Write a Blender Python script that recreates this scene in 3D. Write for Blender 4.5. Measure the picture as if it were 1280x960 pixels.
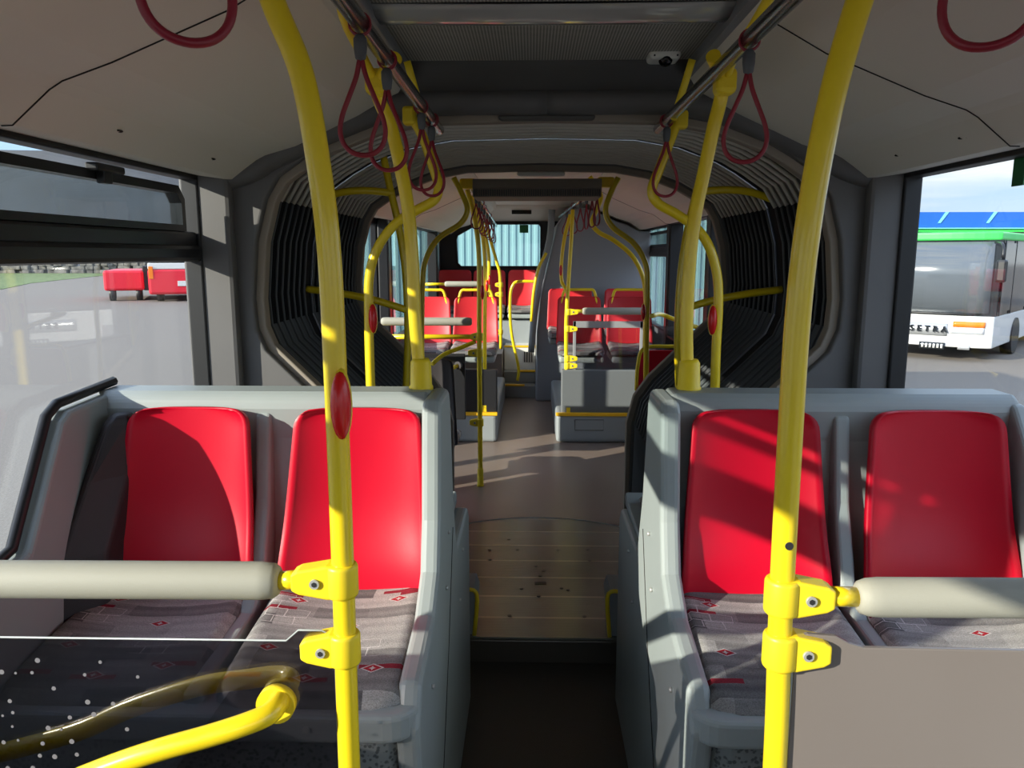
import bpy, bmesh, math, random
from mathutils import Vector, Matrix
random.seed(4)
R = math.radians
for o in list(bpy.data.objects): bpy.data.objects.remove(o)
scene = bpy.context.scene
COL = scene.collection

# ------------------------------------------------------------------ camera, sky, sun, exposure
cam_d = bpy.data.cameras.new('camera'); cam = bpy.data.objects.new('camera', cam_d); COL.objects.link(cam)
cam_d.sensor_width = 36; cam_d.lens = 27; cam_d.clip_start = 0.02; cam_d.clip_end = 600
cam.location = (-0.05, 0, 1.68); cam.rotation_euler = (R(90-9.6), 0, R(1.43))
scene.camera = cam

w = bpy.data.worlds.new('sky'); scene.world = w; w.use_nodes = True
nt = w.node_tree; nt.nodes.clear()
def nn(nt, kind, **kw):
    n = nt.nodes.new(kind)
    for k, v in kw.items(): setattr(n, k, v)
    return n
tc = nn(nt, 'ShaderNodeTexCoord'); sep = nn(nt, 'ShaderNodeSeparateXYZ'); nt.links.new(tc.outputs['Generated'], sep.inputs[0])
rp = nn(nt, 'ShaderNodeValToRGB'); nt.links.new(sep.outputs['Z'], rp.inputs[0])
e = rp.color_ramp.elements
e[0].position = 0.0; e[0].color = (0.80, 0.88, 0.97, 1)
e[1].position = 0.6; e[1].color = (0.22, 0.42, 0.85, 1)
m_ = e.new(0.10); m_.color = (0.52, 0.72, 0.95, 1)
mp = nn(nt, 'ShaderNodeMapping'); mp.inputs['Scale'].default_value = (1.2, 1.2, 14); nt.links.new(tc.outputs['Generated'], mp.inputs[0])
nz = nn(nt, 'ShaderNodeTexNoise'); nz.inputs['Scale'].default_value = 2.2; nz.inputs['Detail'].default_value = 6; nt.links.new(mp.outputs[0], nz.inputs[0])
cr = nn(nt, 'ShaderNodeValToRGB'); cr.color_ramp.elements[0].position = .42; cr.color_ramp.elements[1].position = .62; nt.links.new(nz.outputs[0], cr.inputs[0])
mx = nn(nt, 'ShaderNodeMixRGB'); mx.inputs[2].default_value = (1.0, 1.0, 1.0, 1)
nt.links.new(cr.outputs[0], mx.inputs[0]); nt.links.new(rp.outputs[0], mx.inputs[1])
hz_ = nn(nt, 'ShaderNodeValToRGB'); nt.links.new(sep.outputs['Z'], hz_.inputs[0])      # lowest sky dimmed so the view through the windows doesn't clip to white
hz_.color_ramp.elements[0].position = .10; hz_.color_ramp.elements[0].color = (.46, .48, .50, 1); hz_.color_ramp.elements[1].position = .26
hm = nn(nt, 'ShaderNodeMixRGB', blend_type='MULTIPLY'); hm.inputs[0].default_value = 1; nt.links.new(mx.outputs[0], hm.inputs[1]); nt.links.new(hz_.outputs[0], hm.inputs[2])
bg = nn(nt, 'ShaderNodeBackground'); bg.inputs[1].default_value = 0.80; nt.links.new(hm.outputs[0], bg.inputs[0])
wo = nn(nt, 'ShaderNodeOutputWorld'); nt.links.new(bg.outputs[0], wo.inputs[0])

SUN_AZ, SUN_EL = 57, 18.2            # travel direction from +Y towards +X, height
sd = bpy.data.lights.new('sun', 'SUN'); sd.energy = 2.65; sd.angle = R(0.6); sd.color = (1.0, .93, .80)
sun = bpy.data.objects.new('sun', sd); COL.objects.link(sun); sun.location = (-20, -10, 12)
dv = Vector((math.sin(R(SUN_AZ))*math.cos(R(SUN_EL)), math.cos(R(SUN_AZ))*math.cos(R(SUN_EL)), -math.sin(R(SUN_EL))))
sun.rotation_euler = dv.to_track_quat('-Z', 'Y').to_euler()

scene.view_settings.view_transform = 'Standard'
scene.view_settings.look = 'None'
scene.view_settings.exposure = 1.8
scene.view_settings.gamma = 1
scene.view_settings.use_curve_mapping = False

# ------------------------------------------------------------------ materials
def srgb(h):
    h = h.lstrip('#'); v = [int(h[i:i+2], 16)/255 for i in (0, 2, 4)]
    return tuple(x/12.92 if x <= .04045 else ((x+.055)/1.055)**2.4 for x in v) + (1,)
M = {}
def mat(name, col, rough=.5, metal=0, bump=0, bscale=60, var=0, vscale=8, spec=.5, coat=0, col2=None, coords='Object'):
    m = bpy.data.materials.new(name); m.use_nodes = True; t = m.node_tree
    b = t.nodes['Principled BSDF']
    if isinstance(col, str): col = srgb(col)
    b.inputs['Base Color'].default_value = col; b.inputs['Roughness'].default_value = rough
    b.inputs['Metallic'].default_value = metal; b.inputs['Specular IOR Level'].default_value = spec
    b.inputs['Coat Weight'].default_value = coat; b.inputs['Coat Roughness'].default_value = .1
    tcx = nn(t, 'ShaderNodeTexCoord')
    if var or col2:
        n = nn(t, 'ShaderNodeTexNoise'); n.inputs['Scale'].default_value = vscale; n.inputs['Detail'].default_value = 5
        t.links.new(tcx.outputs[coords], n.inputs[0])
        r = nn(t, 'ShaderNodeValToRGB'); t.links.new(n.outputs[0], r.inputs[0])
        c2 = srgb(col2) if col2 else tuple(x*(1-var) for x in col[:3]) + (1,)
        r.color_ramp.elements[0].position = .38; r.color_ramp.elements[0].color = c2
        r.color_ramp.elements[1].position = .62; r.color_ramp.elements[1].color = col
        t.links.new(r.outputs[0], b.inputs['Base Color'])
    if bump:
        n2 = nn(t, 'ShaderNodeTexNoise'); n2.inputs['Scale'].default_value = bscale; n2.inputs['Detail'].default_value = 3
        t.links.new(tcx.outputs[coords], n2.inputs[0])
        bp = nn(t, 'ShaderNodeBump'); bp.inputs['Strength'].default_value = bump; bp.inputs['Distance'].default_value = .002
        t.links.new(n2.outputs[0], bp.inputs['Height']); t.links.new(bp.outputs[0], b.inputs['Normal'])
    M[name] = m
    return m
def glass(name, tint=(1, 1, 1, 1), ior=1.5, rough=0.0):
    m = bpy.data.materials.new(name); m.use_nodes = True; t = m.node_tree; t.nodes.clear()
    tr = nn(t, 'ShaderNodeBsdfTransparent'); tr.inputs[0].default_value = tint
    gl = nn(t, 'ShaderNodeBsdfGlossy'); gl.inputs['Roughness'].default_value = rough
    lw = nn(t, 'ShaderNodeLayerWeight'); lw.inputs[0].default_value = .5
    pw = nn(t, 'ShaderNodeMath', operation='POWER'); pw.inputs[1].default_value = 5; t.links.new(lw.outputs['Facing'], pw.inputs[0])
    f0 = ((ior-1)/(ior+1))**2
    fr = nn(t, 'ShaderNodeMath', operation='MULTIPLY_ADD'); fr.inputs[1].default_value = 1-f0; fr.inputs[2].default_value = f0; t.links.new(pw.outputs[0], fr.inputs[0])
    ms = nn(t, 'ShaderNodeMixShader'); o = nn(t, 'ShaderNodeOutputMaterial')
    t.links.new(fr.outputs[0], ms.inputs[0]); t.links.new(tr.outputs[0], ms.inputs[1]); t.links.new(gl.outputs[0], ms.inputs[2]); t.links.new(ms.outputs[0], o.inputs[0])
    M[name] = m
mat('yellow', (0.93, 0.68, 0.014, 1), .28, coat=.4)
mat('yellow_cast', (0.92, 0.68, 0.02, 1), .42)
mat('chrome', '#B8B8B6', .22, 1)
mat('bolt', '#b4b4b0', .4, .3)
mat('bolt_dark', '#2a2a2c', .5)
mat('red_plastic', (0.58, 0.001, 0.020, 1), .38, bump=.12, bscale=700, spec=.35)
mat('red_far', (0.62, 0.02, 0.03, 1), .5, bump=.1)
mat('red_button', (0.70, 0.012, 0.012, 1), .25)
mat('strap_red', (0.27, 0.012, 0.028, 1), .38)
mat('shell_grey', (0.32, 0.355, 0.35, 1), .42, var=.06, vscale=3)
mat('podium_grey', '#8C9092', .55, bump=.2, bscale=300, col2='#767A7C', vscale=120)
mat('bolster_black', '#2b2527', .55, bump=.3, bscale=400)
mat('frame_grey', '#62605f', .55, var=.05)
mat('lintel_dark', '#504e4c', .6)
mat('lip', '#988e82', .75, spec=.1)
mat('cream', '#dad4c6', .55, var=.03, vscale=1.5)
mat('seam_dark', '#24211e', .8)
mat('wall_grey', '#7d8186', .5, bump=.15, bscale=400)
mat('black_rubber', '#141416', .5)
mat('black_metal', '#1a1a1d', .35)
mat('riser_dark', '#5d574e', .3, .5)
mat('pad_grey', '#a3a195', .62, bump=.25, bscale=900)
mat('clip_grey', '#55585c', .5)
mat('channel', '#8a8c90', .35, .3)
mat('panel_gloss', '#b4b3b0', .10, coat=.8)
mat('bellow', '#1c1d1f', .8, spec=.15)
mat('bellow_top', '#6c675f', .8, spec=.15)
mat('bellow_low', '#55585a', .6)
mat('hoop', '#d6d0c4', .5, 0, spec=.3)
mat('floor_dark', '#4d4843', .5, bump=.4, bscale=500, col2='#3e3a36', vscale=300)
mat('floor_brown', '#87776c', .34, bump=.15, bscale=500, col2='#796a61', vscale=250)
mat('taupe', '#7c736e', .22, bump=.05)  # tone of a reflection in the right partition's glass, painted opaque
mat('tower_dark', '#686c6e', .45)
mat('tower_grey', '#989da3', .45)
mat('box_grey', '#8e9496', .45, bump=.1)
mat('dark_panel', '#232326', .4)
mat('white_plastic', '#dedcd4', .35)
mat('black_gloss', '#0a0a0c', .08)
mat('edge_yellow', (0.88, 0.48, 0.01, 1), .5)
mat('step_grey', '#8b8d8b', .5)
mat('sign_green', '#1c6e3c', .5)
glass('window_glass', (.93, .95, .95, 1), 1.45)
glass('tint_glass', (.82, .86, .86, 1), 1.45)
glass('partition_glass', (.50, .48, .50, 1), 2.2)
glass('edge_glass', (.75, .8, .78, 1), 1.6)
glass('poster_glass', (.72, .72, .74, 1), 1.7, .02)
mat('glass_edge', '#a8aeae', .3)
mat('dot_white', '#78757a', .6)

# aluminium tread plates: fine grooves across the aisle, wear spots
def alu():
    m = mat('aluminium', '#9b968a', .25, .45); t = m.node_tree; b = t.nodes['Principled BSDF']
    tcx = nn(t, 'ShaderNodeTexCoord')
    wv = nn(t, 'ShaderNodeTexWave'); wv.bands_direction = 'Y'; wv.inputs['Scale'].default_value = 22; t.links.new(tcx.outputs['Object'], wv.inputs[0])
    bp = nn(t, 'ShaderNodeBump'); bp.inputs['Strength'].default_value = .5; bp.inputs['Distance'].default_value = .0015
    t.links.new(wv.outputs['Fac'], bp.inputs['Height']); t.links.new(bp.outputs[0], b.inputs['Normal'])
    # boards laid across the aisle, a bright raised joint between them
    mpn = nn(t, 'ShaderNodeMapping'); mpn.inputs['Location'].default_value = (5.3, .02, 0); t.links.new(tcx.outputs['Object'], mpn.inputs[0])
    k = nn(t, 'ShaderNodeTexBrick'); k.inputs['Scale'].default_value = 1; k.inputs['Brick Width'].default_value = 20; k.inputs['Row Height'].default_value = .212; k.inputs['Mortar Size'].default_value = .008; k.inputs['Mortar Smooth'].default_value = .3
    k.inputs['Color1'].default_value = srgb('#8b8f86'); k.inputs['Color2'].default_value = srgb('#989c93'); k.inputs['Mortar'].default_value = srgb('#c9c4b6'); t.links.new(mpn.outputs[0], k.inputs[0])
    n = nn(t, 'ShaderNodeTexNoise'); n.inputs['Scale'].default_value = 3; n.inputs['Detail'].default_value = 6; t.links.new(tcx.outputs['Object'], n.inputs[0])
    r = nn(t, 'ShaderNodeValToRGB'); r.color_ramp.elements[0].color = (.82, .82, .82, 1); r.color_ramp.elements[0].position = .35; r.color_ramp.elements[1].position = .6
    t.links.new(n.outputs[0], r.inputs[0])
    x = nn(t, 'ShaderNodeMixRGB', blend_type='MULTIPLY'); x.inputs[0].default_value = 1; t.links.new(k.outputs[0], x.inputs[1]); t.links.new(r.outputs[0], x.inputs[2]); t.links.new(x.outputs[0], b.inputs['Base Color'])
alu()
# perforated ceiling mesh
def meshmat():
    m = mat('ceiling_mesh', '#77746e', .5, 0); t = m.node_tree; b = t.nodes['Principled BSDF']
    tcx = nn(t, 'ShaderNodeTexCoord'); v = nn(t, 'ShaderNodeTexVoronoi'); v.inputs['Scale'].default_value = 110; v.inputs['Randomness'].default_value = 0.0
    t.links.new(tcx.outputs['Object'], v.inputs[0])
    r = nn(t, 'ShaderNodeValToRGB'); r.color_ramp.elements[0].color = srgb('#4a4845'); r.color_ramp.elements[1].color = srgb('#b9b4aa')
    r.color_ramp.elements[0].position = .30; r.color_ramp.elements[1].position = .48
    t.links.new(v.outputs['Distance'], r.inputs[0]); t.links.new(r.outputs[0], b.inputs['Base Color'])
meshmat()
# woven upholstery: grey blocks, wavy red stripes, pale outlines, red diamond motifs
def fabric():
    m = mat('fabric', '#8a8486', .9); t = m.node_tree; b = t.nodes['Principled BSDF']; L = t.links
    tcx = nn(t, 'ShaderNodeTexCoord')
    nz = nn(t, 'ShaderNodeTexNoise'); nz.inputs['Scale'].default_value = 6; L.new(tcx.outputs['Object'], nz.inputs[0])
    dm = nn(t, 'ShaderNodeMixRGB', blend_type='ADD'); dm.inputs[0].default_value = .035; L.new(tcx.outputs['Object'], dm.inputs[1]); L.new(nz.outputs['Color'], dm.inputs[2])
    def brick(sx, sy, w, h, c1, c2, mort=.0, off=.5, sh=0):
        mpn = nn(t, 'ShaderNodeMapping'); mpn.inputs['Scale'].default_value = (sx, sy, 0); mpn.inputs['Location'].default_value = (sh, sh*1.7, 0); L.new(dm.outputs[0], mpn.inputs[0])
        k = nn(t, 'ShaderNodeTexBrick'); k.offset = off; k.inputs['Scale'].default_value = 1; k.inputs['Brick Width'].default_value = w; k.inputs['Row Height'].default_value = h
        k.inputs['Mortar Size'].default_value = mort; k.inputs['Color1'].default_value = c1; k.inputs['Color2'].default_value = c2; k.inputs['Mortar'].default_value = (1, 1, 1, 1)
        L.new(mpn.outputs[0], k.inputs[0]); return k
    a = brick(1, 1, .13, .045, srgb('#b8b4b0'), srgb('#4e4c4e'), 0, .37)
    wv = nn(t, 'ShaderNodeTexWave'); wv.bands_direction = 'Y'; wv.inputs['Scale'].default_value = 9; wv.inputs['Distortion'].default_value = 2.5; wv.inputs['Detail'].default_value = 1; wv.inputs['Detail Scale'].default_value = .6
    L.new(tcx.outputs['Object'], wv.inputs[0])
    mA = nn(t, 'ShaderNodeMixRGB'); mA.inputs[0].default_value = .18; L.new(a.outputs[0], mA.inputs[1])
    rw = nn(t, 'ShaderNodeValToRGB'); rw.color_ramp.elements[0].color = srgb('#6a6768'); rw.color_ramp.elements[1].color = srgb('#bcb8b4'); L.new(wv.outputs['Fac'], rw.inputs[0]); L.new(rw.outputs[0], mA.inputs[2])
    # red bars: random bricks above a threshold
    k2 = brick(1, 1, .10, .014, (0, 0, 0, 1), (1, 1, 1, 1), 0, .43, .05)
    th = nn(t, 'ShaderNodeMath', operation='GREATER_THAN'); th.inputs[1].default_value = .925; L.new(k2.outputs[0], th.inputs[0])
    mB = nn(t, 'ShaderNodeMixRGB'); L.new(th.outputs[0], mB.inputs[0]); L.new(mA.outputs[0], mB.inputs[1]); mB.inputs[2].default_value = (.26, .006, .022, 1)
    # pale outline boxes
    k3 = brick(1, 1, .05, .03, (0, 0, 0, 1), (0, 0, 0, 1), .0013, .5, .11)
    k4 = brick(1, 1, .10, .06, (0, 0, 0, 1), (1, 1, 1, 1), 0, .5, .11)
    g4 = nn(t, 'ShaderNodeMath', operation='GREATER_THAN'); g4.inputs[1].default_value = .8; L.new(k4.outputs[0], g4.inputs[0])
    mu = nn(t, 'ShaderNodeMath', operation='MULTIPLY'); L.new(k3.outputs[0], mu.inputs[0]); L.new(g4.outputs[0], mu.inputs[1])
    mC = nn(t, 'ShaderNodeMixRGB'); L.new(mu.outputs[0], mC.inputs[0]); L.new(mB.outputs[0], mC.inputs[1]); mC.inputs[2].default_value = srgb('#d8d2cf')
    cur = mC
    sp = nn(t, 'ShaderNodeSeparateXYZ'); L.new(tcx.outputs['Object'], sp.inputs[0])
    def mth(op, x, y=None):
        n = nn(t, 'ShaderNodeMath', operation=op)
        for i, q in enumerate((x, y)):
            if q is None: continue
            if isinstance(q, (int, float)): n.inputs[i].default_value = q
            else: L.new(q, n.inputs[i])
        return n.outputs[0]
    for (cx, cy) in ((-.12, .14), (.13, .15), (.03, .04), (-.13, -.06), (.12, -.13), (-.02, -.16)):
        dx = mth('ABSOLUTE', mth('SUBTRACT', sp.outputs[0], cx)); dy = mth('ABSOLUTE', mth('SUBTRACT', sp.outputs[1], cy))
        s = mth('ADD', mth('DIVIDE', dx, .021), mth('DIVIDE', dy, .012))
        outer = mth('LESS_THAN', s, 1.25); inner = mth('LESS_THAN', s, 1.0)
        star = mth('LESS_THAN', mth('MULTIPLY', mth('ADD', dx, .002), mth('ADD', dy, .002)), .000022)
        red = mth('MULTIPLY', inner, mth('SUBTRACT', 1, star))
        p = nn(t, 'ShaderNodeMixRGB'); L.new(outer, p.inputs[0]); L.new(cur.outputs[0], p.inputs[1]); p.inputs[2].default_value = srgb('#cfc9c6')
        q = nn(t, 'ShaderNodeMixRGB'); L.new(red, q.inputs[0]); L.new(p.outputs[0], q.inputs[1]); q.inputs[2].default_value = (.42, .006, .02, 1)
        cur = q
    # weave
    n5 = nn(t, 'ShaderNodeTexNoise'); n5.inputs['Scale'].default_value = 420; n5.inputs['Detail'].default_value = 2; L.new(tcx.outputs['Object'], n5.inputs[0])
    r5 = nn(t, 'ShaderNodeValToRGB'); r5.color_ramp.elements[0].color = (.55, .55, .55, 1); r5.color_ramp.elements[0].position = .3; r5.color_ramp.elements[1].position = .65; L.new(n5.outputs[0], r5.inputs[0])
    mW = nn(t, 'ShaderNodeMixRGB', blend_type='MULTIPLY'); mW.inputs[0].default_value = 1; L.new(cur.outputs[0], mW.inputs[1]); L.new(r5.outputs[0], mW.inputs[2])
    L.new(mW.outputs[0], b.inputs['Base Color'])
    bp = nn(t, 'ShaderNodeBump'); bp.inputs['Strength'].default_value = .5; bp.inputs['Distance'].default_value = .002; L.new(n5.outputs[0], bp.inputs['Height']); L.new(bp.outputs[0], b.inputs['Normal'])
fabric()
# speckled moulding
def speck():
    m = mat('speckle', '#8d9190', .42); t = m.node_tree; b = t.nodes['Principled BSDF']
    tcx = nn(t, 'ShaderNodeTexCoord'); v = nn(t, 'ShaderNodeTexVoronoi'); v.inputs['Scale'].default_value = 95; t.links.new(tcx.outputs['Object'], v.inputs[0])
    n = nn(t, 'ShaderNodeTexNoise'); n.inputs['Scale'].default_value = 70; t.links.new(tcx.outputs['Object'], n.inputs[0])
    r = nn(t, 'ShaderNodeValToRGB'); r.color_ramp.elements[0].color = srgb('#55595a'); r.color_ramp.elements[1].color = srgb('#868b8a'); r.color_ramp.elements[0].position = .14; r.color_ramp.elements[1].position = .22
    mxx = nn(t, 'ShaderNodeMath', operation='MULTIPLY'); t.links.new(v.outputs['Distance'], mxx.inputs[0]); t.links.new(n.outputs[0], mxx.inputs[1])
    t.links.new(mxx.outputs[0], r.inputs[0]); t.links.new(r.outputs[0], b.inputs['Base Color'])
speck()
def corrug():
    m = mat('teal_metal', '#73989a', .5, 0); t = m.node_tree; b = t.nodes['Principled BSDF']
corrug()
mat('asphalt', '#837b72', .95, bump=.1, bscale=60, col2='#766f67', vscale=45, spec=.1)
mat('grass', '#6f7d4a', .9, col2='#4c5a2c', vscale=2)
mat('stone', '#75716a', .9, col2='#4a4743', vscale=1.5)
mat('hall_blue', '#333b4a', .6, col2='#2c3341', vscale=.3)
mat('bus_white', '#cfcecb', .3)
mat('bus_green', '#3fd058', .35)
mat('bus_red', '#d31f33', .4)
mat('bus_dark', '#22262a', .1)
mat('orange', '#e87a1e', .3)
mat('blue_roof', '#1f5fb8', .4)
mat('cyan', '#7fd3e0', .4)
mat('beam', '#a8a29a', .6)
mat('silver', '#b9bbbd', .3, .5)
mat('lamp_glass', '#c9cdd2', .1)
mat('screen_glass', '#5b6167', .06, coat=.6)

# ------------------------------------------------------------------ mesh helpers
class MB:
    def __init__(s): s.bm = bmesh.new(); s.mats = []; s.cur = 0
    def use(s, name):
        if name not in s.mats: s.mats.append(name)
        s.cur = s.mats.index(name); return s
    def _tag(s, faces, smooth=False):
        for f in faces: f.material_index = s.cur; f.smooth = smooth
    def box(s, c, d, bev=0, rot=None, seg=2):
        r = bmesh.ops.create_cube(s.bm, size=1)
        vs = r['verts']; bmesh.ops.scale(s.bm, vec=d, verts=vs)
        if bev:
            es = list({e for v in vs for e in v.link_edges})
            rr = bmesh.ops.bevel(s.bm, geom=es, offset=bev, segments=seg, affect='EDGES', profile=.5)
            vs = list({v for f in rr['faces'] for v in f.verts} | {v for v in vs if v.is_valid})
            seen = set(vs); st = list(vs)
            while st:
                v = st.pop()
                for e_ in v.link_edges:
                    o = e_.other_vert(v)
                    if o not in seen: seen.add(o); st.append(o)
            vs = list(seen)
        if rot is not None: bmesh.ops.rotate(s.bm, cent=(0, 0, 0), matrix=rot, verts=vs)
        bmesh.ops.translate(s.bm, vec=c, verts=vs)
        s._tag({f for v in vs for f in v.link_faces}); return s
    def span(s, a, b, bev=0, seg=2):
        c = [(a[i]+b[i])/2 for i in range(3)]; d = [abs(b[i]-a[i]) for i in range(3)]
        return s.box(c, d, bev, seg=seg)
    def tube(s, pts, r, n=12, closed=False, ra=None, up=None, caps=True):
        pts = [Vector(p) for p in pts]; N = len(pts); rings = []; prev = None
        for i, p in enumerate(pts):
            a = pts[(i-1) % N] if (closed or i > 0) else p; b = pts[(i+1) % N] if (closed or i < N-1) else p
            t = (b-a).normalized()
            if up is not None: u = Vector(up) - t*t.dot(Vector(up))
            elif prev is None:
                u = Vector((0, 0, 1)) if abs(t.z) < .9 else Vector((1, 0, 0)); u = u - t*t.dot(u)
            else: u = prev - t*t.dot(prev)
            if u.length < 1e-5: u = Vector((1, 0, 0)) - t*t.x
            u.normalize(); prev = u; v = t.cross(u)
            rr = r[i] if isinstance(r, (list, tuple)) else r
            r2 = rr if ra is None else ra
            rings.append([s.bm.verts.new(p + u*(rr*math.cos(2*math.pi*k/n)) + v*(r2*math.sin(2*math.pi*k/n))) for k in range(n)])
        fs = []
        for i in range(N if closed else N-1):
            A, B = rings[i], rings[(i+1) % N]
            for k in range(n):
                fs.append(s.bm.faces.new((A[k], A[(k+1) % n], B[(k+1) % n], B[k])))
        s._tag(fs, True)
        if not closed and caps: s._tag([s.bm.faces.new(rings[0][::-1]), s.bm.faces.new(rings[-1])])
        return s
    def cyl(s, a, b, r, n=16, r2=None):
        return s.tube([a, b], [r, r2 if r2 is not None else r], n)
    def prism(s, poly, axis, lo, hi, smooth=False):
        # poly of 2D points in the two other axes (x,y,z order kept)
        def P(p, t):
            q = list(p); q.insert(axis, t); return q
        A = [s.bm.verts.new(P(p, lo)) for p in poly]; B = [s.bm.verts.new(P(p, hi)) for p in poly]; n = len(poly); fs = []
        for i in range(n): fs.append(s.bm.faces.new((A[i], A[(i+1) % n], B[(i+1) % n], B[i])))
        s._tag(fs, smooth); s._tag([s.bm.faces.new(A[::-1]), s.bm.faces.new(B)]); return s
    def strip(s, path, axis, lo, hi, th, smooth=True):
        # open polyline given thickness (normal offset), extruded along axis
        n = len(path); off = []
        for i in range(n):
            a = Vector(path[max(i-1, 0)]); b = Vector(path[min(i+1, n-1)]); d = (b-a).normalized(); off.append((path[i][0]-d.y*th, path[i][1]+d.x*th))
        return s.prism(list(path)+off[::-1], axis, lo, hi, smooth)
    def ringplate(s, outer, inner, y0, y1):
        # plate with a hole; outer and inner: same count of (x,z)
        n = len(outer); V = {}
        for nm, poly in (('o', outer), ('i', inner)):
            for yy, t in ((y0, 0), (y1, 1)): V[nm, t] = [s.bm.verts.new((p[0], yy, p[1])) for p in poly]
        fs = []
        for k in range(n):
            j = (k+1) % n
            fs += [s.bm.faces.new((V['o', 0][k], V['o', 0][j], V['i', 0][j], V['i', 0][k])), s.bm.faces.new((V['o', 1][j], V['o', 1][k], V['i', 1][k], V['i', 1][j])),
                   s.bm.faces.new((V['i', 0][k], V['i', 0][j], V['i', 1][j], V['i', 1][k])), s.bm.faces.new((V['o', 0][j], V['o', 0][k], V['o', 1][k], V['o', 1][j]))]
        s._tag(fs); return s
    def grid(s, f, nu, nv, smooth=True):
        V = [[s.bm.verts.new(f(i/nu, j/nv)) for i in range(nu+1)] for j in range(nv+1)]
        s._tag([s.bm.faces.new((V[j][i], V[j][i+1], V[j+1][i+1], V[j+1][i])) for j in range(nv) for i in range(nu)], smooth); return s
    def ball(s, c, d, n=16):
        r = bmesh.ops.create_uvsphere(s.bm, u_segments=n, v_segments=n//2, radius=.5); vs = r['verts']
        bmesh.ops.scale(s.bm, vec=d, verts=vs); bmesh.ops.translate(s.bm, vec=c, verts=vs)
        s._tag({f for v in vs for f in v.link_faces}, True); return s
    def build(s, name, m=None, parent=None, label=None, bevel=0, sub=0, solid=0, origin=None, recalc=True):
        if recalc: bmesh.ops.recalc_face_normals(s.bm, faces=s.bm.faces)
        if origin: bmesh.ops.translate(s.bm, vec=[-x for x in origin], verts=s.bm.verts)
        me = bpy.data.meshes.new(name); s.bm.to_mesh(me); s.bm.free()
        for k in (s.mats or [m]): me.materials.append(M[k])
        o = bpy.data.objects.new(name, me); COL.objects.link(o)
        if origin: o.location = origin
        if parent: o.parent = parent
        if label: o['label'] = label
        if solid: d = o.modifiers.new('solid', 'SOLIDIFY'); d.thickness = solid; d.offset = 0
        if bevel: d = o.modifiers.new('bevel', 'BEVEL'); d.width = bevel; d.segments = 3; d.limit_method = 'ANGLE'; d.angle_limit = R(40)
        if sub: d = o.modifiers.new('sub', 'SUBSURF'); d.levels = sub; d.render_levels = sub
        return o
def tag(o, label=None, cat=None, group=None, kind=None):
    if label: o['label'] = label
    if cat: o['category'] = cat
    if group: o['group'] = group
    if kind: o['kind'] = kind
    return o
def struct(o): o['kind'] = 'structure'; return o
def thing(name, label, cat, loc=(0, 0, 0), rz=0, group=None):
    o = bpy.data.objects.new(name, None); COL.objects.link(o); o.location = loc; o.rotation_euler = (0, 0, rz); o.empty_display_size = .1
    return tag(o, label, cat, group)
def copy_tree(o, parent=None):
    c = o.copy(); COL.objects.link(c); c.parent = parent
    for ch in list(o.children): copy_tree(ch, c)
    return c
def smooth_path(pts, n=6, closed=False):
    pts = [Vector(p) for p in pts]; N = len(pts); out = []
    for i in range(N if closed else N-1):
        p0 = pts[(i-1) % N] if closed or i > 0 else pts[0]*2-pts[1]
        p1 = pts[i]; p2 = pts[(i+1) % N]; p3 = pts[(i+2) % N] if closed or i+2 < N else pts[-1]*2-pts[-2]
        for k in range(n):
            t = k/n
            out.append(.5*((2*p1)+(p2-p0)*t+(2*p0-5*p1+4*p2-p3)*t*t+(3*p1-p0-3*p2+p3)*t**3))
    if not closed: out.append(pts[-1])
    return out
def local(pts, loc): return [Vector(p)-Vector(loc) for p in pts]

# ------------------------------------------------------------------ the shell of the bus
WX = 1.22                                  # inner face of the side walls
SILL, TOPW = 0.96, 1.95
# front floor
struct(MB().span((-WX, -3.6, -.12), (WX, 2.98, 0)).build('floor', 'floor_dark'))
struct(MB().span((-WX, 4.35, -.02), (WX, 10.05, .104)).build('floor', 'floor_brown'))

def side_wall(side, s, y0, y1, wins, name, z0=-.3, top=2.45):
    mb = MB(); a, b = s*WX, s*(WX+.03)
    mb.span((a, y0, z0), (b, y1, SILL)); mb.span((a, y0, TOPW), (b, y1, top))
    e = y0
    for (p, q) in wins:
        if p > e: mb.span((a, e, SILL), (b, p, TOPW))
        e = q
    if e < y1: mb.span((a, e, SILL), (b, y1, TOPW))
    return struct(mb.build(name, 'wall_grey'))
wl = side_wall('left', -1, -3.6, 2.72, [(-3.2, -1.7), (-1.55, .34), (.455, 2.685)], 'wall_left')
wr = side_wall('right', 1, -3.6, 2.72, [(-3.2, -1.7), (-1.55, .55), (.7, 2.68)], 'wall_right')
wl2 = side_wall('left', -1, 5.98, 10.05, [(6.1, 7.3), (7.45, 9.0)], 'wall_left_rear')
wr2 = side_wall('right', 1, 4.50, 10.05, [(4.75, 5.25), (5.35, 6.75), (7.0, 8.6)], 'wall_right_rear')
struct(MB().span((-WX-.07, 4.50, 1.98), (-WX, 5.98, 2.45)).span((-WX-.07, 4.50, -.3), (-WX, 5.98, .10)).build('wall_left_rear', 'wall_grey'))
for i_, (ya, yb) in enumerate(((4.52, 5.235), (5.245, 5.96))):
    dr = bpy.data.objects.new('door_%d' % (i_+1), None); COL.objects.link(dr); dr.location = (-WX, ya, .104); struct(dr)
    f_ = MB()
    for (a, b) in (((0, 0), (yb-ya, .09)), ((0, 1.80), (yb-ya, 1.875)), ((0, 0), (.05, 1.875)), ((yb-ya-.05, 0), (yb-ya, 1.875))): f_.span((-.055, a[0], a[1]), (-.01, b[0], b[1]), .005)
    f_.build('door_frame', 'black_metal', dr)
    MB().span((-.036, .03, .05), (-.031, yb-ya-.03, 1.84)).build('pane', 'window_glass', dr)
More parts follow.
